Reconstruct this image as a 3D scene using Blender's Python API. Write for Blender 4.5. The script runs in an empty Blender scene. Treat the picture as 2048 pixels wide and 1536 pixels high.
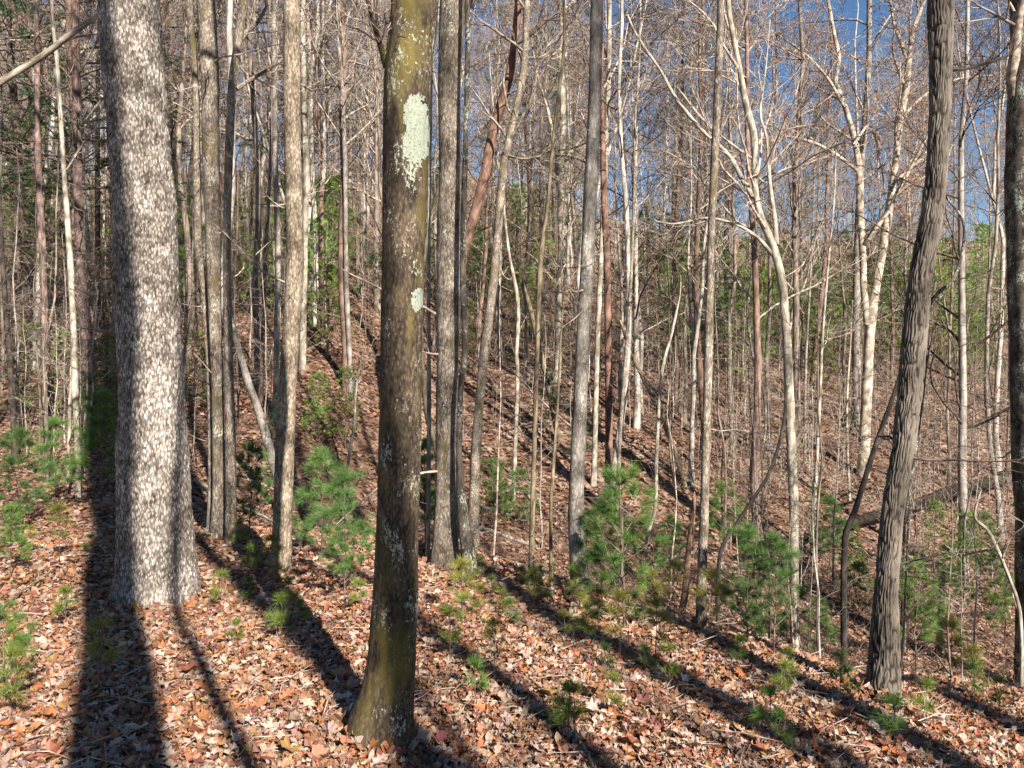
import bpy, math
import numpy as np
from mathutils import Vector

# ------------------------------------------------------------------ camera, sky, sun, exposure
sc = bpy.context.scene
C = sc.collection
F = 1539.0                      # focal length in photo pixels (2048 wide)
CAMZ = 1.6
cd = bpy.data.cameras.new('camera')
cam = bpy.data.objects.new('camera', cd)
C.objects.link(cam)
cd.sensor_width = 36.0
cd.lens = 36.0 * F / 2048.0
cd.clip_start = 0.05
cd.clip_end = 3000.0
cam.location = (0, 0, CAMZ)
cam.rotation_euler = (math.radians(90), 0, 0)
sc.camera = cam

SUN_AZ = math.radians(28.0)     # shadows run 28 degrees left of straight ahead
SUN_EL = math.radians(33.0)
w = bpy.data.worlds.new('World')
sc.world = w
w.use_nodes = True
nt = w.node_tree
sky = nt.nodes.new('ShaderNodeTexSky')
sky.sky_type = 'NISHITA'
sky.sun_disc = False
sky.sun_elevation = SUN_EL
sky.sun_rotation = math.pi - SUN_AZ
sky.altitude = 800.0
sky.air_density = 1.0
sky.dust_density = 0.1
sky.ozone_density = 0.7
bg = nt.nodes['Background']
bg.inputs['Strength'].default_value = 0.05
hsv = nt.nodes.new('ShaderNodeHueSaturation')
hsv.inputs['Saturation'].default_value = 1.25
hsv.inputs['Value'].default_value = 1.0
nt.links.new(sky.outputs[0], hsv.inputs['Color'])
nt.links.new(hsv.outputs[0], bg.inputs['Color'])

sd = bpy.data.lights.new('sun', 'SUN')
sd.energy = 5.0
sd.angle = math.radians(0.5)
sd.color = (1.0, 0.93, 0.83)
sun = bpy.data.objects.new('sun', sd)
C.objects.link(sun)
ldir = Vector((-math.sin(SUN_AZ) * math.cos(SUN_EL), math.cos(SUN_AZ) * math.cos(SUN_EL), -math.sin(SUN_EL)))
sun.rotation_euler = ldir.to_track_quat('-Z', 'Y').to_euler()
sun.location = (8, -16, 30)

sc.view_settings.view_transform = 'Standard'
sc.view_settings.look = 'None'
sc.view_settings.exposure = 1.56
sc.view_settings.gamma = 1.0
sc.render.engine = 'CYCLES'
sc.cycles.max_bounces = 4
sc.cycles.diffuse_bounces = 2
sc.cycles.glossy_bounces = 2
sc.cycles.transmission_bounces = 3
sc.cycles.use_denoising = True

# ------------------------------------------------------------------ mesh helpers
def rs(seed):
    return np.random.default_rng(seed)

def norm(a):
    return a / (np.linalg.norm(a, axis=-1, keepdims=True) + 1e-9)

class MB:
    """collects vertices and faces; build() links them as ONE mesh"""
    def __init__(s):
        s.V = []; s.Q = []; s.T = []; s.C = []; s.n = 0
    def add(s, V, Q=None, T=None, col=None):
        V = np.asarray(V, np.float32).reshape(-1, 3)
        if Q is not None and len(Q): s.Q.append(np.asarray(Q, np.int32).reshape(-1, 4) + s.n)
        if T is not None and len(T): s.T.append(np.asarray(T, np.int32).reshape(-1, 3) + s.n)
        s.V.append(V)
        c = np.ones((len(V), 4), np.float32)
        if col is not None: c[:, :3] = np.asarray(col, np.float32)
        s.C.append(c)
        s.n += len(V)
        return s
    def tubes(s, P, R, S=3, col=None):
        P = np.asarray(P, np.float32); R = np.asarray(R, np.float32)
        N, K, _ = P.shape
        ax = norm(P[:, -1] - P[:, 0])
        ref = np.where(np.abs(ax[:, 2:3]) > .8, np.array([[1., 0, 0]]), np.array([[0, 0, 1.]]))
        u = norm(np.cross(ax, ref)); v = np.cross(ax, u)
        a = np.arange(S) / S * 2 * np.pi
        ring = np.cos(a)[None, :, None] * u[:, None] + np.sin(a)[None, :, None] * v[:, None]
        V = P[:, :, None] + R[:, :, None, None] * ring[:, None]
        b = (np.arange(N) * K * S)[:, None, None] + (np.arange(K - 1) * S)[None, :, None]
        j = np.arange(S)[None, None]; j2 = (j + 1) % S
        Q = np.stack([b + j, b + j2, b + S + j2, b + S + j], -1)
        cc = None
        if col is not None: cc = np.repeat(np.asarray(col), K * S, axis=0) if np.ndim(col) == 2 else col
        s.add(V, Q.reshape(-1, 4), None, cc)
        return s
    def arrays(s):
        V = np.concatenate(s.V)
        Q = np.concatenate(s.Q) if s.Q else np.zeros((0, 4), np.int32)
        T = np.concatenate(s.T) if s.T else np.zeros((0, 3), np.int32)
        return V, Q, T, np.concatenate(s.C)
    def mesh(s, name, mat, smooth=True, color=True):
        V, Q, T, Cc = s.arrays()
        me = bpy.data.meshes.new(name)
        me.vertices.add(len(V)); me.vertices.foreach_set('co', V.ravel())
        nl = Q.size + T.size
        me.loops.add(nl)
        me.loops.foreach_set('vertex_index', np.concatenate([Q.ravel(), T.ravel()]).astype(np.int32))
        npoly = len(Q) + len(T)
        me.polygons.add(npoly)
        ls = np.concatenate([np.arange(len(Q)) * 4, Q.size + np.arange(len(T)) * 3]).astype(np.int32)
        me.polygons.foreach_set('loop_start', ls)
        me.polygons.foreach_set('use_smooth', np.full(npoly, smooth))
        if color:
            at = me.color_attributes.new('col', 'FLOAT_COLOR', 'POINT')
            at.data.foreach_set('color', Cc.ravel())
        me.update(calc_edges=True)
        if mat: me.materials.append(mat)
        return me

def obj(name, me, parent=None):
    o = bpy.data.objects.new(name, me)
    C.objects.link(o)
    if parent is not None: o.parent = parent
    return o

def tag(o, label=None, cat=None, group=None, kind=None):
    if label: o['label'] = label
    if cat: o['category'] = cat
    if group: o['group'] = group
    if kind: o['kind'] = kind
    return o

def empty(name, loc, rz=0.0, scale=1.0):
    o = bpy.data.objects.new(name, None)
    o.empty_display_size = 0.2
    C.objects.link(o)
    o.location = loc; o.rotation_euler = (0, 0, rz); o.scale = (scale,) * 3
    return o

# periodic (in u) value noise: u in [0,1), v any
def vnoise(u, v, nu, seed):
    r = rs(seed); nv = 4096
    lat = r.random((nu, nv)).astype(np.float32)
    uu = (u % 1.0) * nu; i = np.floor(uu).astype(int); f = uu - i
    vv = v + 500.0; j = np.floor(vv).astype(int); g = vv - j
    f = f * f * (3 - 2 * f); g = g * g * (3 - 2 * g)
    i0 = i % nu; i1 = (i + 1) % nu; j0 = j % nv; j1 = (j + 1) % nv
    return (lat[i0, j0] * (1 - f) + lat[i1, j0] * f) * (1 - g) + (lat[i0, j1] * (1 - f) + lat[i1, j1] * f) * g

# ------------------------------------------------------------------ materials
def newmat(name):
    m = bpy.data.materials.new(name); m.use_nodes = True
    t = m.node_tree
    return m, t, t.nodes['Principled BSDF']

def N(t, typ, **kw):
    n = t.nodes.new(typ)
    for k, v in kw.items():
        if hasattr(n, k): setattr(n, k, v)
        else: n.inputs[k].default_value = v
    return n

def ramp(t, stops, interp='LINEAR'):
    n = t.nodes.new('ShaderNodeValToRGB')
    n.color_ramp.interpolation = interp
    e = n.color_ramp.elements
    while len(e) < len(stops): e.new(0.5)
    for q, (p, c) in zip(e, stops):
        q.position = p; q.color = (*c, 1)
    return n

def bark_mat(name, dark, light, zs=0.22, scale=55.0, lichen=None, lich_amt=0.5, lich_scale=16.0, moss=None, moss_amt=0.5, bump=0.6, attr=False, aw=.65, plates=0, basemoss=False, pmix=.62):
    m, t, p = newmat(name)
    L = t.links.new
    tc = N(t, 'ShaderNodeTexCoord')
    oi = N(t, 'ShaderNodeObjectInfo')
    off = N(t, 'ShaderNodeMath', operation='MULTIPLY'); off.inputs[1].default_value = 37.0
    L(oi.outputs['Random'], off.inputs[0])
    ad = N(t, 'ShaderNodeVectorMath', operation='ADD')
    L(tc.outputs['Object'], ad.inputs[0]); L(off.outputs[0], ad.inputs[1])
    mp = N(t, 'ShaderNodeMapping'); mp.inputs['Scale'].default_value = (1, 1, zs)
    L(ad.outputs[0], mp.inputs['Vector'])
    n1 = N(t, 'ShaderNodeTexNoise'); n1.inputs['Scale'].default_value = scale; n1.inputs['Detail'].default_value = 3; n1.inputs['Roughness'].default_value = .65
    L(mp.outputs[0], n1.inputs['Vector'])
    r1 = ramp(t, [(.34, dark), (.62, light)])
    if attr:
        at = N(t, 'ShaderNodeAttribute', attribute_name='col')
        mx0 = N(t, 'ShaderNodeMath', operation='MULTIPLY_ADD'); mx0.inputs[1].default_value = aw
        hf = N(t, 'ShaderNodeMath', operation='MULTIPLY'); hf.inputs[1].default_value = 1 - aw
        L(n1.outputs['Fac'], hf.inputs[0]); L(at.outputs['Fac'], mx0.inputs[0]); L(hf.outputs[0], mx0.inputs[2])
        L(mx0.outputs[0], r1.inputs['Fac'])
    else:
        L(n1.outputs['Fac'], r1.inputs['Fac'])
    col = r1.outputs['Color']
    if plates:
        mpv = N(t, 'ShaderNodeMapping'); mpv.inputs['Scale'].default_value = (1, 1, .36); L(ad.outputs[0], mpv.inputs['Vector'])
        vo = N(t, 'ShaderNodeTexVoronoi'); vo.inputs['Scale'].default_value = plates
        jn = N(t, 'ShaderNodeVectorMath', operation='MULTIPLY_ADD'); jn.inputs[1].default_value = (.45 / plates,) * 3
        L(n1.outputs['Color'], jn.inputs[0]); L(mpv.outputs[0], jn.inputs[2]); L(jn.outputs[0], vo.inputs['Vector'])
        sv = N(t, 'ShaderNodeSeparateColor'); L(vo.outputs['Color'], sv.inputs[0])
        rv = ramp(t, [(0., dark), (.35, tuple(.55 * a + .45 * b for a, b in zip(dark, light))), (.75, light), (1., tuple(1.15 * b for b in light))]); L(sv.outputs[0], rv.inputs['Fac'])
        dr = ramp(t, [(.30, (1, 1, 1)), (.62, (.22, .20, .18))]); L(vo.outputs['Distance'], dr.inputs['Fac'])
        mv = N(t, 'ShaderNodeMix', data_type='RGBA', blend_type='MULTIPLY'); mv.inputs['Factor'].default_value = 1
        L(rv.outputs['Color'], mv.inputs['A']); L(dr.outputs['Color'], mv.inputs['B'])
        mm = N(t, 'ShaderNodeMix', data_type='RGBA'); mm.inputs['Factor'].default_value = pmix
        L(col, mm.inputs['A']); L(mv.outputs['Result'], mm.inputs['B']); col = mm.outputs['Result']
    # slow bark blotches, contrast raised to paint shadow dapples into the colour
    n2 = N(t, 'ShaderNodeTexNoise'); n2.inputs['Scale'].default_value = 5.0; n2.inputs['Detail'].default_value = 2
    L(ad.outputs[0], n2.inputs['Vector'])
    r2 = ramp(t, [(.34, (.5, .48, .46)), (.66, (1.2, 1.2, 1.2))])
    L(n2.outputs['Fac'], r2.inputs['Fac'])
    mu = N(t, 'ShaderNodeMix', data_type='RGBA', blend_type='MULTIPLY'); mu.inputs['Factor'].default_value = 1
    L(col, mu.inputs['A']); L(r2.outputs['Color'], mu.inputs['B']); col = mu.outputs['Result']
    if moss:
        n4 = N(t, 'ShaderNodeTexNoise'); n4.inputs['Scale'].default_value = 4.5; n4.inputs['Detail'].default_value = 3; n4.inputs['Roughness'].default_value = .7
        mp4 = N(t, 'ShaderNodeMapping'); mp4.inputs['Location'].default_value = (4, 9, 2); mp4.inputs['Scale'].default_value = (1, 1, .35)
        L(ad.outputs[0], mp4.inputs['Vector']); L(mp4.outputs[0], n4.inputs['Vector'])
        r4 = ramp(t, [(.62 - .25 * moss_amt, (0, 0, 0)), (.78 - .25 * moss_amt, (.85, .85, .85))])
        if basemoss:
            sx = N(t, 'ShaderNodeSeparateXYZ'); L(tc.outputs['Object'], sx.inputs[0])
            zr = N(t, 'ShaderNodeMapRange'); zr.inputs['From Min'].default_value = .1; zr.inputs['From Max'].default_value = 1.1; zr.inputs['To Min'].default_value = .09; zr.inputs['To Max'].default_value = 0
            L(sx.outputs['Z'], zr.inputs['Value'])
            az = N(t, 'ShaderNodeMath', operation='ADD'); L(n4.outputs['Fac'], az.inputs[0]); L(zr.outputs[0], az.inputs[1]); L(az.outputs[0], r4.inputs['Fac'])
        else:
            L(n4.outputs['Fac'], r4.inputs['Fac'])
        m4 = N(t, 'ShaderNodeMix', data_type='RGBA'); L(r4.outputs['Color'], m4.inputs['Factor'])
        L(col, m4.inputs['A']); m4.inputs['B'].default_value = (*moss, 1); col = m4.outputs['Result']
    if lichen:
        n3 = N(t, 'ShaderNodeTexNoise'); n3.inputs['Scale'].default_value = lich_scale; n3.inputs['Detail'].default_value = 4; n3.inputs['Roughness'].default_value = .8
        mp3 = N(t, 'ShaderNodeMapping'); mp3.inputs['Location'].default_value = (14, 3, 7); mp3.inputs['Scale'].default_value = (1, 1, .6)
        L(ad.outputs[0], mp3.inputs['Vector']); L(mp3.outputs[0], n3.inputs['Vector'])
        n5 = N(t, 'ShaderNodeTexNoise'); n5.inputs['Scale'].default_value = lich_scale * .16; n5.inputs['Detail'].default_value = 0
        L(mp3.outputs[0], n5.inputs['Vector'])
        sm = N(t, 'ShaderNodeMath', operation='MULTIPLY_ADD'); sm.inputs[1].default_value = .38
        L(n5.outputs['Fac'], sm.inputs[0]); L(n3.outputs['Fac'], sm.inputs[2])
        c0 = .98 - .28 * lich_amt
        r3 = ramp(t, [(max(0, c0 - .03), (0, 0, 0)), (c0 + .03, (1, 1, 1))])
        L(sm.outputs[0], r3.inputs['Fac'])
        m3 = N(t, 'ShaderNodeMix', data_type='RGBA'); L(r3.outputs['Color'], m3.inputs['Factor'])
        L(col, m3.inputs['A']); m3.inputs['B'].default_value = (*lichen, 1); col = m3.outputs['Result']
    L(col, p.inputs['Base Color'])
    p.inputs['Roughness'].default_value = .85
    p.inputs['Specular IOR Level'].default_value = .25
    return m

def simple_bark(name, dark, light, scale=9.0, zs=.3, det=2):
    """bark for trunks too far away to show more than streaks and blotches"""
    m, t, p = newmat(name); L = t.links.new
    tc = N(t, 'ShaderNodeTexCoord'); oi = N(t, 'ShaderNodeObjectInfo')
    off = N(t, 'ShaderNodeMath', operation='MULTIPLY'); off.inputs[1].default_value = 51.0
    L(oi.outputs['Random'], off.inputs[0])
    ad = N(t, 'ShaderNodeVectorMath', operation='ADD'); L(tc.outputs['Object'], ad.inputs[0]); L(off.outputs[0], ad.inputs[1])
    mp = N(t, 'ShaderNodeMapping'); mp.inputs['Scale'].default_value = (1, 1, zs); L(ad.outputs[0], mp.inputs['Vector'])
    n1 = N(t, 'ShaderNodeTexNoise'); n1.inputs['Scale'].default_value = scale; n1.inputs['Detail'].default_value = det; n1.inputs['Roughness'].default_value = .7
    L(mp.outputs[0], n1.inputs['Vector'])
    r1 = ramp(t, [(.36, dark), (.64, light)]); L(n1.outputs['Fac'], r1.inputs['Fac'])
    hs = N(t, 'ShaderNodeHueSaturation'); L(r1.outputs['Color'], hs.inputs['Color'])
    mr = N(t, 'ShaderNodeMapRange'); mr.inputs['To Min'].default_value = .65; mr.inputs['To Max'].default_value = 1.25
    L(oi.outputs['Random'], mr.inputs['Value']); L(mr.outputs[0], hs.inputs['Value'])
    L(hs.outputs[0], p.inputs['Base Color']); p.inputs['Roughness'].default_value = .85; p.inputs['Specular IOR Level'].default_value = .2
    return m

def leafy_mat(name, trans=.3, rough=.55, spec=.3, objrand=False, val=(.8, 1.2)):
    """colour from the leaf's own 'col' attribute, some light passing through"""
    m, t, p = newmat(name); L = t.links.new
    at = N(t, 'ShaderNodeAttribute', attribute_name='col'); col = at.outputs['Color']
    if objrand:
        oi = N(t, 'ShaderNodeObjectInfo'); hs = N(t, 'ShaderNodeHueSaturation'); L(col, hs.inputs['Color'])
        mr = N(t, 'ShaderNodeMapRange'); mr.inputs['To Min'].default_value = val[0]; mr.inputs['To Max'].default_value = val[1]
        L(oi.outputs['Random'], mr.inputs['Value']); L(mr.outputs[0], hs.inputs['Value']); col = hs.outputs[0]
    L(col, p.inputs['Base Color']); p.inputs['Roughness'].default_value = rough; p.inputs['Specular IOR Level'].default_value = spec
    tr = N(t, 'ShaderNodeBsdfTranslucent'); L(col, tr.inputs['Color'])
    mx = N(t, 'ShaderNodeMixShader'); mx.inputs[0].default_value = trans
    L(p.outputs[0], mx.inputs[1]); L(tr.outputs[0], mx.inputs[2])
    L(mx.outputs[0], t.nodes['Material Output'].inputs['Surface'])
    return m

M = {}
M['poplar'] = bark_mat('pale_plated_bark', (.050, .035, .027), (.43, .38, .335), zs=.35, scale=95, lichen=(.44, .43, .37), lich_amt=.25, lich_scale=60, attr=True, aw=.45, plates=84, pmix=.8)
M['maple'] = bark_mat('mossy_maple_bark', (.024, .016, .010), (.125, .09, .058), zs=.45, scale=110, lichen=(.29, .295, .235), lich_amt=.5, lich_scale=75, moss=(.11, .085, .018), moss_amt=.34, attr=True, plates=110, basemoss=True)
M['ridged'] = bark_mat('ridged_bark', (.018, .013, .010), (.13, .108, .087), zs=.5, scale=60, lichen=(.36, .37, .31), lich_amt=.05, lich_scale=40, attr=True)
M['lichen_grey'] = bark_mat('lichened_grey_bark', (.10, .075, .055), (.37, .31, .25), zs=.25, scale=70, lichen=(.47, .475, .37), lich_amt=.42, lich_scale=55, moss=(.10, .075, .028), moss_amt=.35, attr=True, plates=85)
M['grey'] = bark_mat('smooth_grey_bark', (.15, .128, .11), (.33, .295, .255), zs=.5, scale=50, lichen=(.46, .465, .40), lich_amt=.42, lich_scale=45, attr=True, plates=75, pmix=.45)
M['tan'] = bark_mat('tan_grey_bark', (.11, .083, .056), (.37, .30, .225), zs=.25, scale=65, lichen=(.38, .375, .30), lich_amt=.25, lich_scale=50, attr=True, plates=85)
M['dark'] = bark_mat('dark_mottled_bark', (.026, .02, .016), (.11, .088, .07), zs=.4, scale=50, lichen=(.30, .32, .255), lich_amt=.72, lich_scale=50, attr=True)
M['white'] = bark_mat('whitish_thin_bark', (.17, .14, .105), (.41, .365, .29), zs=.4, scale=50, lichen=(.48, .485, .40), lich_amt=.42, lich_scale=34, attr=True)
M['cream'] = bark_mat('cream_oak_bark', (.19, .15, .11), (.50, .43, .345), zs=.3, scale=40, attr=True)
M['red'] = bark_mat('reddish_flaky_bark', (.075, .040, .028), (.21, .122, .088), zs=.3, scale=40, attr=True)
M['mauve'] = bark_mat('mauve_pine_bark', (.075, .048, .042), (.23, .16, .135), zs=.35, scale=30, attr=True)
M['black'] = bark_mat('blackish_bark', (.014, .011, .01), (.06, .047, .037), zs=.3, scale=40, attr=True)
M['olive'] = bark_mat('olive_thin_bark', (.065, .048, .028), (.21, .165, .105), zs=.3, scale=50, attr=True)
M['deadwood'] = bark_mat('bare_dead_wood', (.09, .045, .027), (.32, .20, .135), zs=.08, scale=80, attr=True)
M['log'] = bark_mat('rotting_log_bark', (.008, .005, .004), (.032, .019, .013), zs=.5, scale=40, moss=(.022, .028, .007), moss_amt=.35, attr=True)
M['far1'] = simple_bark('far_pale_bark', (.15, .125, .105), (.41, .365, .315))
M['far2'] = simple_bark('far_brown_bark', (.075, .056, .043), (.245, .195, .155))
M['far3'] = simple_bark('far_reddish_bark', (.075, .046, .036), (.21, .135, .105))
M['twig'] = simple_bark('twig_bark', (.16, .122, .095), (.40, .325, .262), scale=14, zs=1, det=0)
M['twigdark'] = simple_bark('dark_twig_bark', (.045, .032, .025), (.15, .112, .087), scale=14, zs=1, det=0)
M['needle'] = leafy_mat('pine_needles', trans=.35, rough=.4, spec=.35, objrand=True, val=(.75, 1.25))
M['leaf'] = leafy_mat('dry_leaf', trans=.22, rough=.5, spec=.35)
M['oakleaf'] = leafy_mat('clinging_oak_leaf', trans=.45, rough=.55, spec=.25)

def lichen_mat():
    m, t, p = newmat('pale_green_lichen'); L = t.links.new
    tc = N(t, 'ShaderNodeTexCoord')
    n = N(t, 'ShaderNodeTexNoise'); n.inputs['Scale'].default_value = 110; n.inputs['Detail'].default_value = 3
    L(tc.outputs['Object'], n.inputs['Vector'])
    r = ramp(t, [(.30, (.09, .097, .07)), (.40, (.165, .183, .138)), (.62, (.225, .242, .188))]); L(n.outputs['Fac'], r.inputs['Fac'])
    L(r.outputs['Color'], p.inputs['Base Color']); p.inputs['Roughness'].default_value = .9
    b = N(t, 'ShaderNodeBump'); b.inputs['Distance'].default_value = .004; b.inputs['Strength'].default_value = .4
    L(n.outputs['Fac'], b.inputs['Height']); L(b.outputs[0], p.inputs['Normal'])
    return m
M['lichen'] = lichen_mat()

def ground_mat():
    m, t, p = newmat('forest_floor'); L = t.links.new
    tc = N(t, 'ShaderNodeTexCoord')
    v = N(t, 'ShaderNodeTexVoronoi'); v.inputs['Scale'].default_value = 11; v.inputs['Randomness'].default_value = 1
    nz = N(t, 'ShaderNodeTexNoise'); nz.inputs['Scale'].default_value = 14; nz.inputs['Detail'].default_value = 4
    L(tc.outputs['Object'], nz.inputs['Vector'])
    mx = N(t, 'ShaderNodeMix', data_type='RGBA'); mx.inputs['Factor'].default_value = .06
    L(tc.outputs['Object'], mx.inputs['A']); L(nz.outputs['Color'], mx.inputs['B']); L(mx.outputs['Result'], v.inputs['Vector'])
    sp = N(t, 'ShaderNodeSeparateColor'); L(v.outputs['Color'], sp.inputs[0])
    r = ramp(t, [(.0, (.045, .021, .014)), (.25, (.10, .052, .034)), (.45, (.18, .102, .066)), (.62, (.135, .078, .052)), (.8, (.235, .16, .113)), (1, (.31, .24, .185))])
    L(sp.outputs[0], r.inputs['Fac'])
    big = N(t, 'ShaderNodeTexNoise'); big.inputs['Scale'].default_value = .7; big.inputs['Detail'].default_value = 4
    L(tc.outputs['Object'], big.inputs['Vector'])
    r2 = ramp(t, [(.35, (.55, .52, .5)), (.65, (1.1, 1.1, 1.1))]); L(big.outputs['Fac'], r2.inputs['Fac'])
    mu = N(t, 'ShaderNodeMix', data_type='RGBA', blend_type='MULTIPLY'); mu.inputs['Factor'].default_value = 1
    L(r.outputs['Color'], mu.inputs['A']); L(r2.outputs['Color'], mu.inputs['B'])
    L(mu.outputs['Result'], p.inputs['Base Color']); p.inputs['Roughness'].default_value = .8; p.inputs['Specular IOR Level'].default_value = .2
    return m
M['ground'] = ground_mat()

# ------------------------------------------------------------------ terrain
def sstep(a, b, x):
    t = np.clip((x - a) / (b - a), 0, 1); return t * t * (3 - 2 * t)

def ground(x, y):
    x = np.asarray(x, float); y = np.asarray(y, float)
    xp = .5 * (x + np.sqrt(x * x + 1)) - .5
    near = -.16 * 12 * (1 - np.exp(-np.maximum(xp, -.6) / 12)) - .02 * np.clip(y, -30, 14)
    ye = np.clip(6.9 - .75 * x, 5.0, 8.2)
    near = near - 1.7 * sstep(0, 4.2, y - ye) * sstep(-4.8, -1.5, x)
    yv = 11 + .35 * np.clip(xp, -.5, 12)
    q = y - yv
    up = .5 * (q + np.sqrt(q * q + 4)) - .1
    up = np.where(q < -6, 0, up * sstep(-7, -3, q))
    slope = .335 - .045 * sstep(0, 24, x)
    h = up * slope
    h = np.where(up > 70, 70 * slope + 12 * (1 - np.exp(-(up - 70) * slope / 12)), h)
    h = h - .10 * np.clip(up - 110, 0, 400)
    bumps = .05 * np.sin(x * 1.7 + .6 * y) * np.sin(y * 1.3 - .4 * x) + .03 * np.sin(3.1 * x + 1) * np.sin(2.7 * y + 2)
    roll = sstep(14, 30, y) * (.5 * np.sin(x * .21 + 1.3) * np.sin(y * .17) + .2 * np.sin(x * .6) * np.sin(y * .5 + 1))
    return near + h + bumps + roll

def gz(x, y): return float(ground(x, y))

def gpt(px, py):
    """where the line of sight through photo pixel (px,py) meets the ground"""
    d = np.linspace(1.5, 140, 28000)
    gx = (px - 1024) / F * d; z = CAMZ + (768 - py) / F * d
    k = np.argmax(z < ground(gx, d))
    return np.array([gx[k], d[k], float(ground(gx[k], d[k]))])

def build_ground():
    xs = np.concatenate([np.linspace(-700, -62, 12), np.linspace(-60, -16, 34), np.linspace(-15, 15, 100), np.linspace(16, 60, 34), np.linspace(62, 700, 12)])
    ys = np.concatenate([np.linspace(-500, -32, 8), np.linspace(-30, 0, 30), np.linspace(.2, 24, 95), np.linspace(25, 130, 80), np.linspace(140, 900, 12)])
    X, Y = np.meshgrid(xs, ys, indexing='ij')
    Z = ground(X, Y)
    V = np.stack([X, Y, Z], -1).reshape(-1, 3)
    a, b = len(xs), len(ys)
    i = np.arange(a - 1)[:, None] * b + np.arange(b - 1)[None]
    Q = np.stack([i, i + b, i + b + 1, i + 1], -1).reshape(-1, 4)
    o = obj('ground', MB().add(V, Q).mesh('ground', M['ground'], color=False))
    return tag(o, 'brown forest floor sloping into a hollow and up the hill', 'ground', kind='structure')
GROUND = build_ground()

# ------------------------------------------------------------------ leaf litter
PAL = np.array([(.60, .45, .355), (.60, .48, .40), (.54, .375, .275), (.44, .20, .10), (.48, .17, .065), (.30, .135, .075),
                (.52, .30, .11), (.17, .07, .046), (.38, .21, .135), (.62, .45, .34), (.27, .095, .055)])
PW = np.array([.11, .06, .12, .16, .11, .14, .04, .08, .10, .08, .07]); PW = PW / PW.sum()

def outline(kind):
    if kind == 0:   # maple, five pointed lobes
        p = [(0, -.42), (.12, -.20), (.42, -.30), (.26, -.06), (.55, .12), (.24, .14), (.22, .30), (.10, .26), (0, .62),
             (-.10, .26), (-.22, .30), (-.24, .14), (-.55, .12), (-.26, -.06), (-.42, -.30), (-.12, -.20)]
    elif kind == 1:  # oak, long with round lobes
        p = [(0, -.62), (.10, -.36), (.25, -.28), (.13, -.12), (.31, .06), (.15, .14), (.27, .36), (.10, .40), (0, .62),
             (-.10, .40), (-.27, .36), (-.15, .14), (-.31, .06), (-.13, -.12), (-.25, -.28), (-.10, -.36)]
    elif kind == 2:  # beech, plain oval
        p = [(0, -.55), (.16, -.34), (.26, -.05), (.22, .22), (.10, .44), (0, .60), (-.10, .44), (-.22, .22), (-.26, -.05), (-.16, -.34)]
    else:            # tulip tree, broad and notched
        p = [(0, -.45), (.26, -.38), (.48, -.12), (.36, .06), (.44, .36), (.20, .40), (0, .26), (-.20, .40), (-.44, .36), (-.36, .06), (-.48, -.12), (-.26, -.38)]
    return np.array(p)

def leaf_template(kind, curl, fold, seed):
    r = rs(seed); o = outline(kind)
    P = np.concatenate([[(0, 0)], o])
    x, y = P[:, 0], P[:, 1]
    z = curl * (x * x + .7 * y * y) + fold * np.abs(x) + r.normal(0, .025, len(P)) * (np.hypot(x, y) > .2) + .12 * curl * np.sin(3 * np.arctan2(y, x) + seed)
    n = len(o); i = np.arange(n); j = (i + 1) % n
    T = np.stack([np.zeros(n, int), 1 + i, 1 + j], -1)
    return np.stack([x, y, z], -1), None, T

def small_template(curl):
    P = np.array([(0, -.5, .0), (.34, -.08, curl), (.0, .55, .05), (-.34, .05, curl), (0, 0, 0)], float)
    T = np.array([(0, 1, 4), (1, 2, 4), (2, 3, 4), (3, 0, 4)])
    return P, None, T

def rotmats(r, n, tilt):
    a = r.uniform(0, 2 * np.pi, n); tx = r.normal(0, tilt, n); ty = r.normal(0, tilt, n)
    ca, sa = np.cos(a), np.sin(a)
    Rz = np.zeros((n, 3, 3)); Rz[:, 0, 0] = ca; Rz[:, 0, 1] = -sa; Rz[:, 1, 0] = sa; Rz[:, 1, 1] = ca; Rz[:, 2, 2] = 1
    Rx = np.zeros((n, 3, 3)); Rx[:, 0, 0] = 1; Rx[:, 1, 1] = np.cos(tx); Rx[:, 1, 2] = -np.sin(tx); Rx[:, 2, 1] = np.sin(tx); Rx[:, 2, 2] = np.cos(tx)
    Ry = np.zeros((n, 3, 3)); Ry[:, 1, 1] = 1; Ry[:, 0, 0] = np.cos(ty); Ry[:, 0, 2] = np.sin(ty); Ry[:, 2, 0] = -np.sin(ty); Ry[:, 2, 2] = np.cos(ty)
    return Ry @ Rx @ Rz

def leaf_colors(r, n):
    c = PAL[r.choice(len(PAL), n, p=PW)]
    return np.clip(c * .70 * r.uniform(.72, 1.18, (n, 1)) + r.normal(0, .012, (n, 3)), .01, .8)

def in_view(x, y, z, m=60):
    px = 1024 + F * x / y; py = 768 - F * (z - CAMZ) / y
    return (px > -m) & (px < 2048 + m) & (py < 1536 + m) & (py > 300)

def scatter(mb, r, x, y, tpl, size, tilt, lift, tone=1.0):
    n = len(x); P, Q, T = tpl; k = len(P)
    z = ground(x, y)
    R = rotmats(r, n, tilt)
    s = size[0] + (size[1] - size[0]) * r.random(n) ** 1.6
    V = np.einsum('nij,kj->nki', R, P) * s[:, None, None]
    V += np.stack([x, y, z + r.uniform(lift[0], lift[1], n)], -1)[:, None]
    b = (np.arange(n) * k)[:, None, None]
    Qf = (Q[None] + b).reshape(-1, 4) if Q is not None else None
    Tf = (T[None] + b).reshape(-1, 3) if T is not None else None
    c = leaf_colors(r, n)
    c = .82 * c + .18 * c.mean(0)
    if tone != 1: c = (.55 * c + .45 * c.mean(0)) * tone
    mb.add(V, Qf, Tf, np.repeat(c, k, 0))

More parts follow.
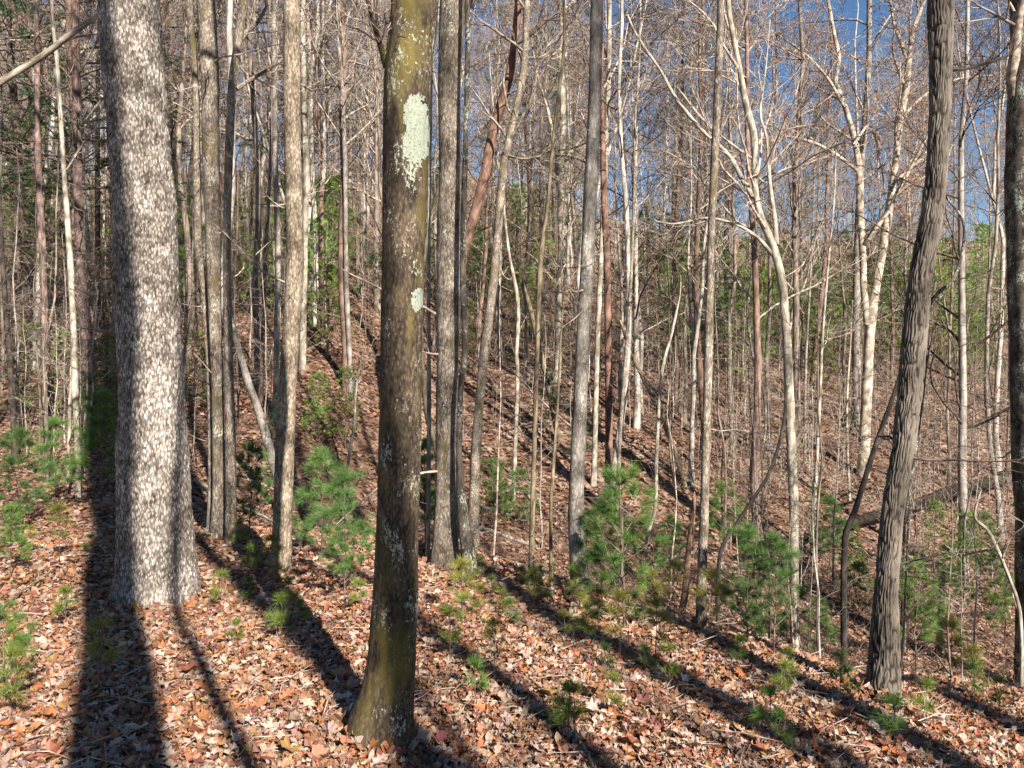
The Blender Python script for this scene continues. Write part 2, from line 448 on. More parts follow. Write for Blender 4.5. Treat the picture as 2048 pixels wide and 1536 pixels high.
def leaf_litter():
    r = rs(11); mb = MB()
    tp = [leaf_template(k % 4, c, f, 30 + k) for k, (c, f) in enumerate([(.35, .05), (.8, .1), (-.5, .15), (1.3, -.1), (-.6, .05), (1.0, .4), (.25, .5), (-.9, -.1)])]
    # near: full outlines
    X = []; Y = []
    n = 40000
    d = 2.6 + 3.2 * r.random(n) ** .85; x = r.uniform(-.74, .74, n) * d
    ok = in_view(x, d, ground(x, d)); x, d = x[ok], d[ok]
    sel = r.integers(0, len(tp), len(x))
    for k, t in enumerate(tp):
        m = sel == k
        scatter(mb, r, x[m], d[m], t, (.022, .078), .42, (.004, .035))
    # further down the slope and across the hollow: plainer leaves
    sm = [small_template(.12), small_template(-.1), small_template(.22)]
    n = 38000
    d = r.uniform(5.4, 8.4, n); x = r.uniform(-.74, .74, n) * d
    for k, t in enumerate(sm):
        scatter(mb, r, x[k::3], d[k::3], t, (.045, .095), .42, (.004, .04))
    n = 36000
    d = r.uniform(7.6, 15, n); x = r.uniform(-.74, .74, n) * d
    for k, t in enumerate(sm):
        scatter(mb, r, x[k::3], d[k::3], t, (.05, .115), .36, (.004, .04), .98)
    n = 60000
    d = 14.5 + 24 * r.random(n) ** 1.1; x = r.uniform(-.74, .74, n) * d
    tq = (np.array([(-.28, -.3, .05), (.28, -.25, .1), (.3, .4, 0), (-.25, .35, .12)]), np.array([(0, 1, 2, 3)]), None)
    scatter(mb, r, x, d, tq, (.07, .16), .35, (.004, .05), .80)
    o = obj('leaf_litter', mb.mesh('leaf_litter', M['leaf'], smooth=False), GROUND)
    o['kind'] = 'stuff'
    # twigs and leaf stalks lying among the leaves
    n = 2600
    d = 2.7 + 6 * r.random(n); x = r.uniform(-.72, .72, n) * d
    a = r.uniform(0, 6.28, n); L = .04 + .32 * r.random(n) ** 2.5
    st = np.stack([x, d, ground(x, d) + r.uniform(.01, .045, n)], -1)
    dv = np.stack([np.cos(a), np.sin(a), r.normal(0, .12, n)], -1) * L[:, None]
    mid = st + dv * .5 + r.normal(0, .08, (n, 3)) * L[:, None]
    en = st + dv; mid[:, 2] = np.maximum(mid[:, 2], ground(mid[:, 0], mid[:, 1]) + .012); en[:, 2] = np.maximum(en[:, 2], ground(en[:, 0], en[:, 1]) + .012)
    tw = MB().tubes(np.stack([st, mid, en], 1), np.stack([.0016 + .006 * L, .0013 + .005 * L, .001 + .002 * L], 1), 4)
    o = obj('twig_litter', tw.mesh('twig_litter', M['twig'], color=False), GROUND); o['kind'] = 'stuff'
    # the largest leaves, each picked apart
    big = []
    for k in range(16):
        P, Q, T = leaf_template(k % 4, [.3, .55, -.4, .8][k // 4], [.1, .25, .05, .3][(k + k // 4) % 4], 60 + k)
        c = np.clip(PAL[[0, 3, 4, 6, 1, 5, 2, 3, 4, 9, 6, 8, 2, 4, 0, 10][k]] * .70 * rs(k).uniform(.85, 1.2), 0, .8)
        big.append(MB().add(P, Q, T, c).mesh('leaf', M['leaf'], smooth=False))
    n = 0
    while n < 290:
        d = 2.95 + 2.0 * r.random() ** 1.6; x = r.uniform(-.68, .68) * d
        if not in_view(x, d, gz(x, d), -10): continue
        o = obj('leaf', big[r.integers(0, 16)], GROUND)
        o.location = (x, d, gz(x, d) + r.uniform(.03, .05))
        o.rotation_euler = (r.normal(0, .3), r.normal(0, .3), r.uniform(0, 6.28))
        o.scale = (r.uniform(.045, .105),) * 3
        n += 1
leaf_litter()

# ------------------------------------------------------------------ trees
def catmull(P, n, q=None):
    P = np.asarray(P, float); k = len(P)
    if k == 2: return P[0] + (P[1] - P[0]) * np.linspace(0, 1, n)[:, None]
    seg = np.linalg.norm(np.diff(P[:, :3], axis=0), axis=1); s = np.concatenate([[0], np.cumsum(seg)])
    m = np.zeros_like(P)
    m[1:-1] = (P[2:] - P[:-2]) / (s[2:] - s[:-2])[:, None]; m[0] = (P[1] - P[0]) / seg[0]; m[-1] = (P[-1] - P[-2]) / seg[-1]
    q = np.linspace(0, s[-1], n) if q is None else np.minimum(q, s[-1]); i = np.clip(np.searchsorted(s, q, 'right') - 1, 0, k - 2)
    h = seg[i][:, None]; t = ((q - s[i]) / seg[i])[:, None]
    return ((2 * t**3 - 3 * t**2 + 1) * P[i] + (t**3 - 2 * t**2 + t) * h * m[i] + (-2 * t**3 + 3 * t**2) * P[i + 1] + (t**3 - t**2) * h * m[i + 1])

def grow(r, P, R, n, t0, t1, ln, ang, K=5, up=.06, jit=.12, rfac=.5, rmin=.0015, tip=.3, wts=None, fall=.45):
    Np, Kp, _ = P.shape
    idx = r.choice(Np, n, p=wts) if wts is not None else r.integers(0, Np, n)
    tt = r.uniform(t0, t1, n); q = tt * (Kp - 1.001); i = q.astype(int); f = (q - i)[:, None]
    A = P[idx, i]; B = P[idx, i + 1]
    st = A + (B - A) * f; T = norm(B - A)
    r0 = np.maximum((R[idx, i] * (1 - f[:, 0]) + R[idx, i + 1] * f[:, 0]) * rfac, rmin)
    v = r.normal(size=(n, 3)); v = norm(v - (v * T).sum(-1, keepdims=True) * T)
    a = np.radians(r.uniform(ang[0], ang[1], n))[:, None]
    d = np.cos(a) * T + np.sin(a) * v
    L = r.uniform(ln[0], ln[1], n) * (1 - fall * tt)
    out = [st]; cur = st
    for k in range(K - 1):
        d = norm(d + jit * r.normal(size=(n, 3)) + np.array([0, 0, up]))
        cur = cur + d * (L / (K - 1))[:, None]; out.append(cur)
    PP = np.stack(out, 1)
    RR = np.maximum(r0[:, None] * np.linspace(1, tip, K)[None], rmin)
    return PP, RR

def trunk_mesh(mb, path, bark, sides, step, seed, lobes=True, flare=.25, flare_h=.35, cap=False, disp=1.0, zfine=1e9):
    """path: (n,4) x,y,z,radius rising from the base; real relief for each kind of bark"""
    L = np.linalg.norm(np.diff(path[:, :3], axis=0), axis=1).sum()
    n = max(8, int(L / step)); sq = np.linspace(0, L, n)
    if path[-1, 2] > zfine + 1:
        k = np.argmax(path[:, 2] > zfine); sf = np.linalg.norm(np.diff(path[:k + 1, :3], axis=0), axis=1).sum()
        sq = np.concatenate([np.linspace(0, sf, max(8, int(sf / step))), np.linspace(sf, L, max(4, int((L - sf) / .35)))[1:]]); n = len(sq)
    q = catmull(path, n, sq)
    P, R = q[:, :3], np.maximum(q[:, 3], .002)
    s = np.concatenate([[0], np.cumsum(np.linalg.norm(np.diff(P, axis=0), axis=1))])
    T = norm(np.gradient(P, axis=0))
    ref = np.array([1., 0, 0]) if abs(T[:, 0]).mean() < .8 else np.array([0, 0, 1.])
    u = norm(ref - (T * ref).sum(-1, keepdims=True) * T); v = np.cross(T, u)
    th = np.arange(sides) / sides
    TH, S = np.meshgrid(th, s)
    rr = R[:, None] * np.ones((1, sides))
    rm = float(np.median(R))
    lum = vnoise(TH, S * 1.6, 4, seed) - .5
    rr = rr * (1 + .10 * lum + .05 * (vnoise(TH, S * 5, 7, seed + 1) - .5))
    if flare:
        rr = rr * (1 + flare * np.exp(-S / flare_h) * (.55 + .9 * vnoise(TH, S * .4, 5, seed + 2)))
    w2 = vnoise(TH, S * 6, 9, seed + 3)
    if bark == 'plate':
        wq = .010 * (vnoise(TH, S * 14, 60, seed + 8) - .5)
        a = vnoise(TH + wq, S * 24, 120, seed + 4); b = vnoise(TH, S * 7, 18, seed + 5); c = vnoise(TH + wq, S * 55, 150, seed + 6)
        pl = np.clip(.62 * a + .12 * b + .36 * c - .02, 0, 1); pl = np.clip((pl - .5) * 1.5 + .52, 0, 1); amp = .018
    elif bark == 'ridge':
        nr = 26 if sides > 40 else 9
        wp = 1.5 * (vnoise(TH, S * 11, nr // 2, seed + 7) - .5) + .7 * (vnoise(TH, S * 24, nr, seed + 8) - .5)
        rd = np.abs(np.sin(np.pi * (nr * TH + wp)))
        net = np.abs(2 * vnoise(TH + .02 * (vnoise(TH, S * 16, nr, seed + 9) - .5), S * 9, int(nr * .8), seed + 10) - 1) * 2.4
        rd = np.minimum(rd, net)
        cut = vnoise(TH, S * 26, nr, seed + 4)
        pl = np.clip(rd ** .55 * (.72 + .4 * np.clip(cut * 2.2 - .3, 0, 1)), 0, 1); amp = .013
    elif bark == 'fine':
        a = vnoise(TH + .01 * w2, S * 14, 38, seed + 4); b = vnoise(TH, S * 40, 70, seed + 5)
        pl = np.clip(.6 * a + .4 * b, 0, 1); amp = .006
    else:
        a = vnoise(TH, S * 10, 12, seed + 4); b = vnoise(TH, S * 30, 24, seed + 5)
        pl = np.clip(.55 * a + .45 * b, 0, 1); amp = .10 * rm if bark == 'small' else .004
        amp = min(amp, .006)
    rr = rr + disp * amp * (pl - .6) * np.clip(R / max(rm, .001), .2, 1)[:, None]
    ang = TH * 2 * np.pi
    V = P[:, None] + rr[..., None] * (np.cos(ang)[..., None] * u[:, None] + np.sin(ang)[..., None] * v[:, None])
    i = (np.arange(n - 1) * sides)[:, None]; j = np.arange(sides)[None]; j2 = (j + 1) % sides
    Q = np.stack([i + j, i + j2, i + sides + j2, i + sides + j], -1).reshape(-1, 4)
    col = np.repeat(pl.reshape(-1, 1), 3, 1)
    mb.add(V.reshape(-1, 3), Q, None, col)
    if cap:
        for e, row in ((0, 0), (1, n - 1)):
            ring = V[row]; cpt = ring.mean(0, keepdims=True) + T[row] * (.02 if e else -.02)
            k = np.arange(sides)
            Tt = np.stack([k, (k + 1) % sides, np.full(sides, sides)], -1)
            mb.add(np.concatenate([ring, cpt]), None, Tt, (.7, .7, .7))
    return V

def px_path(pts, D, dd=0.0, B=None):
    """photo outline points (x, y, width in px) -> a 3-D centre line D metres out, drifting dd metres in depth along its run"""
    out = []
    n = len(pts)
    for k, (x, y, wd) in enumerate(pts):
        d = D + dd * k / max(1, n - 1)
        c = F / math.hypot(F, x - 1024)      # a round trunk off the axis looks wider than it is
        out.append(((x - 1024) / F * d, d, CAMZ + (768 - y) / F * d, .97 * c * wd / 2 / F * d))
    return np.array(out)

def tree(name, label, cat, mat, pts, D=None, dd=0., H=16., bark='small', sides=None, step=None, flare=.25, branches=(), crown=60,
         twigmat='twig', group=None, seed=1, low=0, cap=False, leaves=0, extend=True, gbase=None, lowlen=(.5, 1.4), disp=1.0, stubs=True):
    r = rs(seed)
    if D is None:
        B = gpt(pts[0][0], pts[0][1]); D = B[1]
    path = px_path(pts, D, dd)
    base = path[0, :3].copy()
    base[2] = gz(base[0], base[1])
    # sink the foot into the ground
    if path[0, 2] > base[2]:
        path = np.concatenate([[[base[0], base[1], base[2], path[0, 3]]], path])
    foot = path[0].copy(); foot[2] = base[2] - .15
    path = np.concatenate([[foot], path[path[:, 2] > base[2] + .03]]) if True else path
    if extend and path[-1, 2] < base[2] + H:
        d = path[-1, :3] - path[-2, :3]; d = d / np.linalg.norm(d)
        cur = path[-1].copy(); rem = base[2] + H - cur[2]; m = 6; r0 = cur[3]; ex = []
        for k in range(m):
            d = d * .8 + np.array([r.normal(0, .05), r.normal(0, .05), .25]); d = d / np.linalg.norm(d)
            cur = cur.copy(); cur[:3] += d * rem / m / max(.5, d[2]); cur[3] = r0 * (1 - .8 * (k + 1) / m); ex.append(cur)
        path = np.concatenate([path, ex])
    path[:, :3] -= base
    root = empty(name, base)
    tag(root, label, cat, group)
    rpx = path[1, 3] / D * F
    sides = sides or int(np.clip(rpx * 1.3, 8, 26))
    step = step or max(.04, .006 * D)
    mb = MB()
    grid = trunk_mesh(mb, path, bark, sides, step, seed, flare=flare, cap=cap, disp=disp, zfine=CAMZ + .52 * D - base[2])
    obj('trunk', mb.mesh('trunk', M[mat]), root)
    GRIDS[root.name] = grid
    bp = []; br = []
    for bpts, bdd in branches:
        q = px_path(bpts, D, bdd); q[:, :3] -= base
        q2 = catmull(q, 14)
        mbb = MB(); trunk_mesh(mbb, q, 'small', 8, max(.05, .01 * D), seed + 5, flare=0)
        bo = obj('branch', mbb.mesh('branch', M[mat]), root)
        bp.append((q2[:, :3], np.maximum(q2[:, 3], .003), bo))
    mb = MB()
    got = False
    tp = catmull(path, 40)[None, :, :3]; tr = catmull(path, 40)[None, :, 3]
    rm = .0016 * max(1, D / 7)
    if crown:
        zf = 0.45
        a, ar = grow(r, tp, tr, max(4, crown // 4), zf, .98, (H * .12, H * .26), (35, 65), 7, .10, .13, .5, rm * 2)
        b, b2 = grow(r, a, ar, crown, .25, 1, (H * .05, H * .11), (25, 60), 5, .05, .15, .55, rm * 1.3)
        c, c2 = grow(r, b, b2, crown * 3, .2, 1, (H * .02, H * .05), (25, 60), 4, .03, .15, .6, rm)
        mb.tubes(a, ar, 5).tubes(b, b2, 4).tubes(c, c2, 3); got = True
        if leaves:
            add_leaves(mb, r, c, leaves)
    if low:
        a, ar = grow(r, tp, tr, low, .06, .6, lowlen, (55, 95), 6, .02, .16, .16, rm * 1.2)
        b, b2 = grow(r, a, ar, low * 4, .2, 1, (lowlen[0] * .4, lowlen[1] * .4), (25, 60), 4, .03, .15, .6, rm)
        mb.tubes(a, ar, 4).tubes(b, b2, 3); got = True
    if H > 6 and not low and stubs:
        a, ar = grow(r, tp, tr, 7, .05, .5, (.15, 1.5), (50, 95), 6, .0, .2, .14, rm * 1.3)
        b, b2 = grow(r, a, ar, 16, .2, 1, (.1, .6), (25, 60), 4, .02, .18, .6, rm)
        mb.tubes(a, ar, 4).tubes(b, b2, 3); got = True
    for q, qr, bo in bp:
        b, b2 = grow(r, q[None], qr[None], 12, .2, 1, (.05 * D, .11 * D), (25, 65), 6, .04, .15, .4, rm)
        c, c2 = grow(r, b, b2, 50, .15, 1, (.02 * D, .05 * D), (25, 60), 4, .03, .15, .6, rm)
        obj('twigs', MB().tubes(b, b2, 4).tubes(c, c2, 3).mesh('twigs', M[twigmat]), bo)
        if leaves: add_leaves(mb, r, c, leaves // 4)
    if got:
        obj('crown', mb.mesh('crown', M[twigmat]), root)
    if leaves and LEAFBUF:
        lm = MB()
        for a in LEAFBUF: lm.add(*a)
        LEAFBUF.clear()
        o = obj('leaves', lm.mesh('leaves', M['oakleaf'], smooth=False), root); o['kind'] = 'stuff'
    return root

LEAFBUF = []; GRIDS = {}
def add_leaves(mb, r, P, n, size=(.06, .12), buf=None):
    Np, K, _ = P.shape
    k = r.integers(0, Np, n); i = r.integers(1, K, n)
    pos = P[k, i] + r.normal(0, .03, (n, 3))
    t = np.array([(0, 0, 0), (.25, -.45, .1), (0, -1, 0), (-.25, -.45, .1)])
    R = rotmats(r, n, .9); s = r.uniform(size[0], size[1], n)
    V = np.einsum('nij,kj->nki', R, t) * s[:, None, None] + pos[:, None]
    T = (np.array([(0, 1, 2), (0, 2, 3)])[None] + (np.arange(n) * 4)[:, None, None]).reshape(-1, 3)
    base = np.array([(.36, .16, .075), (.30, .12, .06), (.42, .22, .11)])[r.integers(0, 3, n)] * r.uniform(.8, 1.2, (n, 1))
    (LEAFBUF if buf is None else buf).append((V.reshape(-1, 3), None, T, np.repeat(base, 4, 0)))

GNEAR = 'large trees standing closest'
# --- the near trunks, read off the photograph (x, y, width in photo pixels)
t1 = tree('poplar_tree', 'thickest trunk, pale flaky bark, standing near the left edge', 'tree', 'poplar',
     [(308, 1200, 172), (312, 1130, 160), (310, 1000, 153), (304, 800, 140), (295, 600, 135), (286, 400, 133), (272, 190, 131), (259, 0, 129), (248, -250, 122)],
     bark='plate', sides=144, step=.014, flare=.28, H=22, crown=110, seed=3, stubs=False)
t2 = tree('maple_tree', 'mossy brown maple with a big pale lichen patch, nearest the camera', 'tree', 'maple',
     [(755, 1496, 150), (762, 1452, 132), (774, 1390, 108), (782, 1330, 97), (786, 1270, 92), (791, 1180, 90), (795, 1030, 85), (799, 880, 88), (802, 700, 87), (804, 525, 88), (811, 342, 94), (817, 150, 96), (831, 0, 99), (836, -150, 94), (815, -400, 88), (790, -800, 80)],
     bark='fine', sides=96, step=.008, flare=.16, H=17, crown=80, seed=7, stubs=False,
     branches=[([(772, 135, 13), (762, 95, 12), (748, 50, 10), (735, 0, 8), (722, -60, 6)], -.2), ([(757, 80, 8), (754, 45, 7), (752, 0, 6), (748, -50, 5)], .1)])
t11 = tree('ridge_barked_tree', 'dark tree with deeply ridged bark leaning up to the right', 'tree', 'ridged',
     [(1769, 1402, 66), (1769, 1330, 60), (1771, 1250, 54), (1773, 1180, 48), (1786, 1020, 46), (1808, 880, 48), (1820, 778, 51), (1832, 640, 49), (1845, 525, 46), (1862, 440, 46), (1873, 342, 44), (1881, 171, 45), (1882, 0, 55), (1880, -200, 50)],
     bark='ridge', sides=130, step=.012, flare=.35, H=16, crown=70, twigmat='twigdark', seed=12,
     branches=[([(1894, 140, 9), (1930, 138, 7), (1970, 128, 6), (2015, 110, 4)], .3)])
t12 = tree('edge_tree', 'dark lichened trunk cut off by the right edge', 'tree', 'dark',
     [(2068, 1385, 80), (2066, 1250, 76), (2064, 1030, 74), (2056, 880, 74), (2049, 525, 76), (2045, 342, 78), (2052, 171, 76), (2056, 0, 76)],
     bark='fine', sides=60, step=.014, flare=.3, H=17, crown=70, seed=15)
t3 = tree('upright_tree', 'lichened grey trunk standing just behind the mossy maple', 'tree', 'lichen_grey',
     [(889, 1140, 58), (891, 1080, 50), (893, 1011, 46), (893, 880, 46), (895, 710, 46), (899, 505, 52), (900, 342, 46), (899, 171, 47), (906, 0, 54), (910, -150, 52)],
     bark='fine', sides=60, step=.016, flare=.3, H=18, crown=80, seed=18,
     branches=[([(915, 75, 14), (930, 30, 11), (942, 0, 9), (955, -60, 7)], .3)])
t5 = tree('shadowed_tree', 'straight tan trunk with its left side dark, between the clump and maple', 'tree', 'tan',
     [(560, 1150, 41), (566, 1030, 39), (570, 880, 39), (575, 778, 37), (584, 640, 36), (590, 520, 37), (587, 342, 35), (584, 171, 36), (583, 0, 34), (583, -200, 32)],
     bark='fine', sides=48, step=.016, flare=.2, H=18, crown=80, seed=21)
t4 = tree('clump_tree', 'mottled grey trunk in the middle of the clump of three', 'tree', 'lichen_grey',
     [(431, 1082, 38), (437, 1030, 27), (437, 880, 25), (433, 710, 26), (427, 520, 30), (422, 342, 36), (420, 171, 38), (412, 0, 38), (405, -150, 36)],
     bark='fine', sides=44, step=.018, flare=.35, H=18, crown=80, seed=24, group='clump of three trunks')
tree('clump_tree', 'slim lichen-dotted trunk on the left of the clump of three', 'tree', 'lichen_grey',
     [(424, 1075, 22), (424, 900, 18), (415, 650, 15), (405, 560, 16), (397, 505, 16), (394, 342, 17), (391, 171, 14), (378, 0, 16), (370, -150, 15)],
     D=None, bark='small', H=16, crown=60, seed=25, group='clump of three trunks')
tree('clump_tree', 'pale lichen-spotted trunk on the right of the clump of three, forking above', 'tree', 'lichen_grey',
     [(462, 1092, 26), (462, 1030, 23), (461, 880, 23), (457, 710, 20), (454, 505, 17), (457, 342, 18), (465, 171, 19), (474, 100, 18), (487, 0, 18), (495, -150, 17)],
     bark='small', H=17, crown=60, seed=26, group='clump of three trunks', sides=26,
     branches=[([(473, 178, 10), (500, 160, 8), (535, 140, 7), (565, 118, 5)], .3), ([(470, 95, 11), (495, 62, 10), (515, 45, 8), (540, 0, 6)], .4)])
t8 = tree('grey_barked_tree', 'clean grey trunk with dark knots standing right of centre', 'tree', 'grey',
     [(1165, 1190, 42), (1158, 1130, 36), (1152, 1020, 33), (1157, 880, 31), (1164, 710, 29), (1175, 515, 30), (1183, 342, 28), (1190, 171, 27), (1194, 0, 27), (1196, -200, 25)],
     bark='smooth', sides=40, step=.018, flare=.3, H=19, crown=80, seed=31, low=3)
tree('leaning_tree', 'slender lichened trunk leaning right, just beyond the upright grey trunk', 'tree', 'lichen_grey',
     [(943, 1090, 27), (947, 1030, 23), (953, 880, 21), (968, 710, 18), (977, 640, 18), (991, 515, 18), (1006, 342, 18), (1018, 280, 15), (1036, 200, 14), (1047, 137, 14), (1054, 0, 13), (1056, -150, 12)],
     bark='small', sides=26, flare=.3, H=15, crown=60, seed=33,
     branches=[([(1012, 310, 6), (1045, 318, 5), (1085, 312, 4)], -.3), ([(1050, 116, 6), (1090, 114, 5), (1130, 100, 3)], .3)])
tree('snag_tree', 'dark crooked stem with hollow foot leaning on the upright grey trunk', 'tree', 'dark',
     [(943, 1152, 30), (934, 1090, 27), (924, 1020, 22), (918, 900, 12), (922, 780, 12), (930, 700, 13), (926, 560, 13), (928, 400, 12), (932, 250, 11), (935, 0, 10)],
     bark='small', H=13, crown=30, seed=35)
tree('slim_tree', 'slim mottled trunk rising in front of the forked tree, nearly vertical', 'tree', 'lichen_grey',
     [(1401, 1258, 21), (1403, 1180, 20), (1408, 1030, 19), (1412, 880, 17), (1417, 710, 18), (1421, 515, 16), (1428, 342, 17), (1436, 171, 16), (1442, 0, 15), (1446, -150, 14)],
     bark='small', sides=26, H=14, crown=50, seed=37)
tree('forked_tree', 'slim pale tree forking low with long branches sweeping left', 'tree', 'white',
     [(1591, 1290, 19), (1588, 1180, 18), (1588, 1030, 20), (1582, 880, 22), (1575, 710, 19), (1565, 573, 19), (1555, 525, 18), (1541, 480, 17), (1520, 430, 15), (1510, 376, 13), (1508, 275, 15), (1491, 205, 14), (1479, 137, 12), (1466, 70, 11), (1456, 0, 10), (1450, -150, 9)],
     bark='small', sides=26, H=12, crown=50, seed=39,
     branches=[([(1553, 490, 12), (1550, 445, 10), (1539, 359, 8), (1533, 273, 7), (1520, 230, 5), (1530, 150, 4), (1540, 40, 3)], .4),
               ([(1506, 394, 11), (1482, 355, 10), (1461, 315, 9), (1416, 273, 8), (1382, 236, 8), (1348, 191, 7), (1324, 147, 6), (1272, 68, 5), (1255, 30, 4)], .5),
               ([(1545, 510, 9), (1520, 480, 8), (1495, 461, 7), (1468, 448, 6), (1416, 436, 5), (1348, 448, 4), (1310, 442, 3)], -.5)])
tree('bent_sapling', 'thin crooked dark stem left of the clean grey trunk', 'tree', 'olive',
     [(1061, 1180, 12), (1065, 1030, 11), (1069, 880, 10), (1074, 710, 10), (1082, 515, 10), (1095, 410, 8), (1107, 273, 7), (1115, 205, 7), (1127, 103, 6), (1128, 0, 5)],
     H=11, crown=36, seed=41)
tree('twin_stem_tree', 'pale slim tree with two stems among the pines at left', 'tree', 'white',
     [(156, 1000, 11), (156, 940, 13), (153, 850, 12), (149, 730, 17), (146, 640, 14), (140, 515, 14), (128, 342, 11), (115, 137, 9), (102, 0, 9), (95, -150, 8)],
     H=14, crown=50, seed=43, low=3,
     branches=[([(135, 965, 8), (137, 900, 8), (141, 778, 8), (146, 700, 8)], .05), ([(133, 340, 5), (165, 290, 4), (200, 245, 4), (215, 232, 3)], .3)])
tree('arching_tree', 'pale leaning stem arching across the upper left corner', 'tree', 'white',
     [(-330, 900, 26), (-260, 620, 22), (-170, 370, 20), (-60, 205, 18), (0, 165, 16), (85, 112, 15), (137, 72, 14), (190, 35, 12), (240, 0, 10)],
     D=6.2, H=5.5, crown=0, seed=45, low=0, extend=False,
     branches=[([(120, 88, 7), (150, 75, 5), (195, 68, 3)], .3)])
tree('leaning_pine', 'reddish bare pine trunk leaning right behind the upright grey trunk', 'tree', 'red',
     [(893, 760, 26), (905, 640, 25), (922, 520, 23), (949, 430, 21), (971, 342, 21), (987, 260, 20), (1013, 171, 19), (1025, 120, 17), (1037, 0, 15), (1045, -120, 13)],
     D=13.5, H=14, crown=24, seed=47, sides=20, low=5, lowlen=(.6, 1.8), twigmat='twigdark')
tree('red_barked_tree', 'straight reddish-brown trunk just right of the clean grey one', 'tree', 'red',
     [(1215, 1022, 17), (1218, 880, 16), (1217, 710, 16), (1214, 515, 16), (1208, 390, 14), (1205, 250, 11), (1202, 0, 10)],
     H=16, crown=40, seed=49)
tree('pale_tree', 'thin pale stem squeezed beside the reddish trunk', 'tree', 'white',
     [(1187, 970, 12), (1190, 880, 11), (1194, 710, 11), (1202, 515, 11), (1210, 342, 11), (1217, 171, 10), (1219, 0, 9)],
     H=17, crown=50, seed=51)
tree('oak_tree', 'forked oak on the far slope, pale trunk, rusty leaves in its top', 'tree', 'cream',
     [(1725, 952, 27), (1729, 880, 24), (1734, 778, 23), (1740, 660, 22), (1752, 573, 19), (1764, 505, 19), (1774, 444, 19), (1789, 342, 15), (1801, 239, 15), (1813, 171, 16), (1818, 116, 13), (1830, 50, 10), (1850, 0, 8)],
     H=16, crown=70, seed=53, sides=20, leaves=900,
     branches=[([(1735, 650, 17), (1727, 570, 16), (1725, 505, 16), (1720, 407, 17), (1719, 342, 15), (1707, 273, 13), (1687, 205, 12), (1671, 164, 10), (1678, 120, 9), (1668, 68, 8), (1656, 0, 7), (1640, -80, 5)], 1.0),
               ([(1712, 340, 9), (1707, 335, 8), (1665, 305, 8), (1622, 284, 7), (1553, 272, 5), (1500, 285, 3)], -.8),
               ([(1738, 480, 12), (1765, 437, 12), (1778, 420, 11), (1800, 372, 9), (1827, 325, 8), (1854, 274, 7), (1890, 230, 5)], -.8),
               ([(1814, 118, 9), (1800, 80, 8), (1789, 51, 7), (1780, 0, 6)], .6),
               ([(1690, 215, 8), (1650, 150, 6), (1600, 100, 5), (1540, 60, 3)], .8),
               ([(1800, 240, 7), (1850, 190, 6), (1910, 160, 5), (1990, 150, 3)], .5),
               ([(1707, 290, 6), (1740, 250, 6), (1762, 330, 4), (1772, 400, 3)], .5)])
tree('grey_barked_tree', 'pale straight trunk just behind and left of the forked oak', 'tree', 'grey',
     [(1710, 850, 17), (1711, 778, 16), (1712, 640, 16), (1714, 505, 15), (1722, 342, 14), (1733, 205, 13), (1738, 103, 12), (1739, 0, 11)],
     H=19, crown=60, seed=55)
tree('companion_tree', 'thin dark stem hugging the right side of the ridge-barked tree', 'tree', 'dark',
     [(1805, 1305, 13), (1808, 1180, 12), (1813, 1030, 11), (1823, 950, 10), (1837, 847, 10), (1849, 744, 10), (1854, 625, 10), (1872, 590, 9), (1905, 560, 8), (1924, 505, 7), (1925, 440, 6), (1890, 385, 5), (1900, 300, 4), (1930, 250, 3)],
     H=5.5, crown=24, seed=57, extend=False, twigmat='twigdark', low=4)
tree('pale_sapling', 'very thin pale straight sapling just right of the forked tree', 'sapling', 'white',
     [(1622, 1110, 8), (1628, 1018, 8), (1639, 813, 7), (1645, 676, 6), (1657, 522, 5), (1668, 400, 4), (1672, 300, 3)],
     H=8, crown=24, seed=59, low=6)
tree('thin_sapling', 'thin grey sapling between the forked tree and the oak', 'sapling', 'grey',
     [(1610, 930, 7), (1611, 744, 6), (1620, 573, 5), (1626, 440, 4), (1630, 300, 3)], H=8, crown=20, seed=60, low=6)
tree('thin_sapling', 'pale crooked sapling with a kinked foot beside the dark hollow', 'sapling', 'white',
     [(1294, 1113, 9), (1293, 1080, 8), (1310, 1018, 8), (1313, 915, 8), (1324, 744, 7), (1345, 660, 6), (1358, 600, 4)], H=5, crown=24, seed=61, low=5)
tree('thin_sapling', 'thin straight stem rising out of the pine right of the grey trunk', 'sapling', 'lichen_grey',
     [(1245, 1180, 9), (1242, 1018, 8), (1238, 915, 8), (1252, 710, 8), (1262, 556, 7), (1268, 400, 6), (1270, 250, 5), (1280, 100, 4)], H=9, crown=30, seed=62, low=4)
tree('thin_sapling', 'yellowish thin sapling left of the clean grey trunk', 'sapling', 'olive',
     [(1103, 1185, 8), (1102, 1018, 7), (1108, 915, 7), (1115, 813, 6), (1120, 700, 4)], H=4.2, crown=20, seed=63, low=4)
tree('thin_sapling', 'pale thin stem behind the slender leaning trunk', 'sapling', 'white',
     [(1026, 1008, 9), (1031, 881, 9), (1035, 740, 8), (1033, 710, 8), (1036, 608, 8), (1018, 505, 6), (1008, 420, 5)], H=9, crown=26, seed=64, low=4)
tree('thin_sapling', 'pale thin stem showing between the maple and the upright grey trunk', 'sapling', 'white',
     [(855, 1128, 9), (857, 1000, 9), (858, 800, 9), (857, 505, 8), (860, 300, 7), (862, 100, 6)], H=11, crown=30, seed=65)
tree('leaning_sapling', 'bent greenish stem leaning out between maple and upright grey trunk', 'sapling', 'olive',
     [(880, 960, 10), (868, 880, 12), (855, 830, 13), (845, 735, 11), (842, 640, 9), (850, 500, 8), (880, 360, 7), (905, 250, 5)], D=9.5, H=7, crown=20, seed=66)
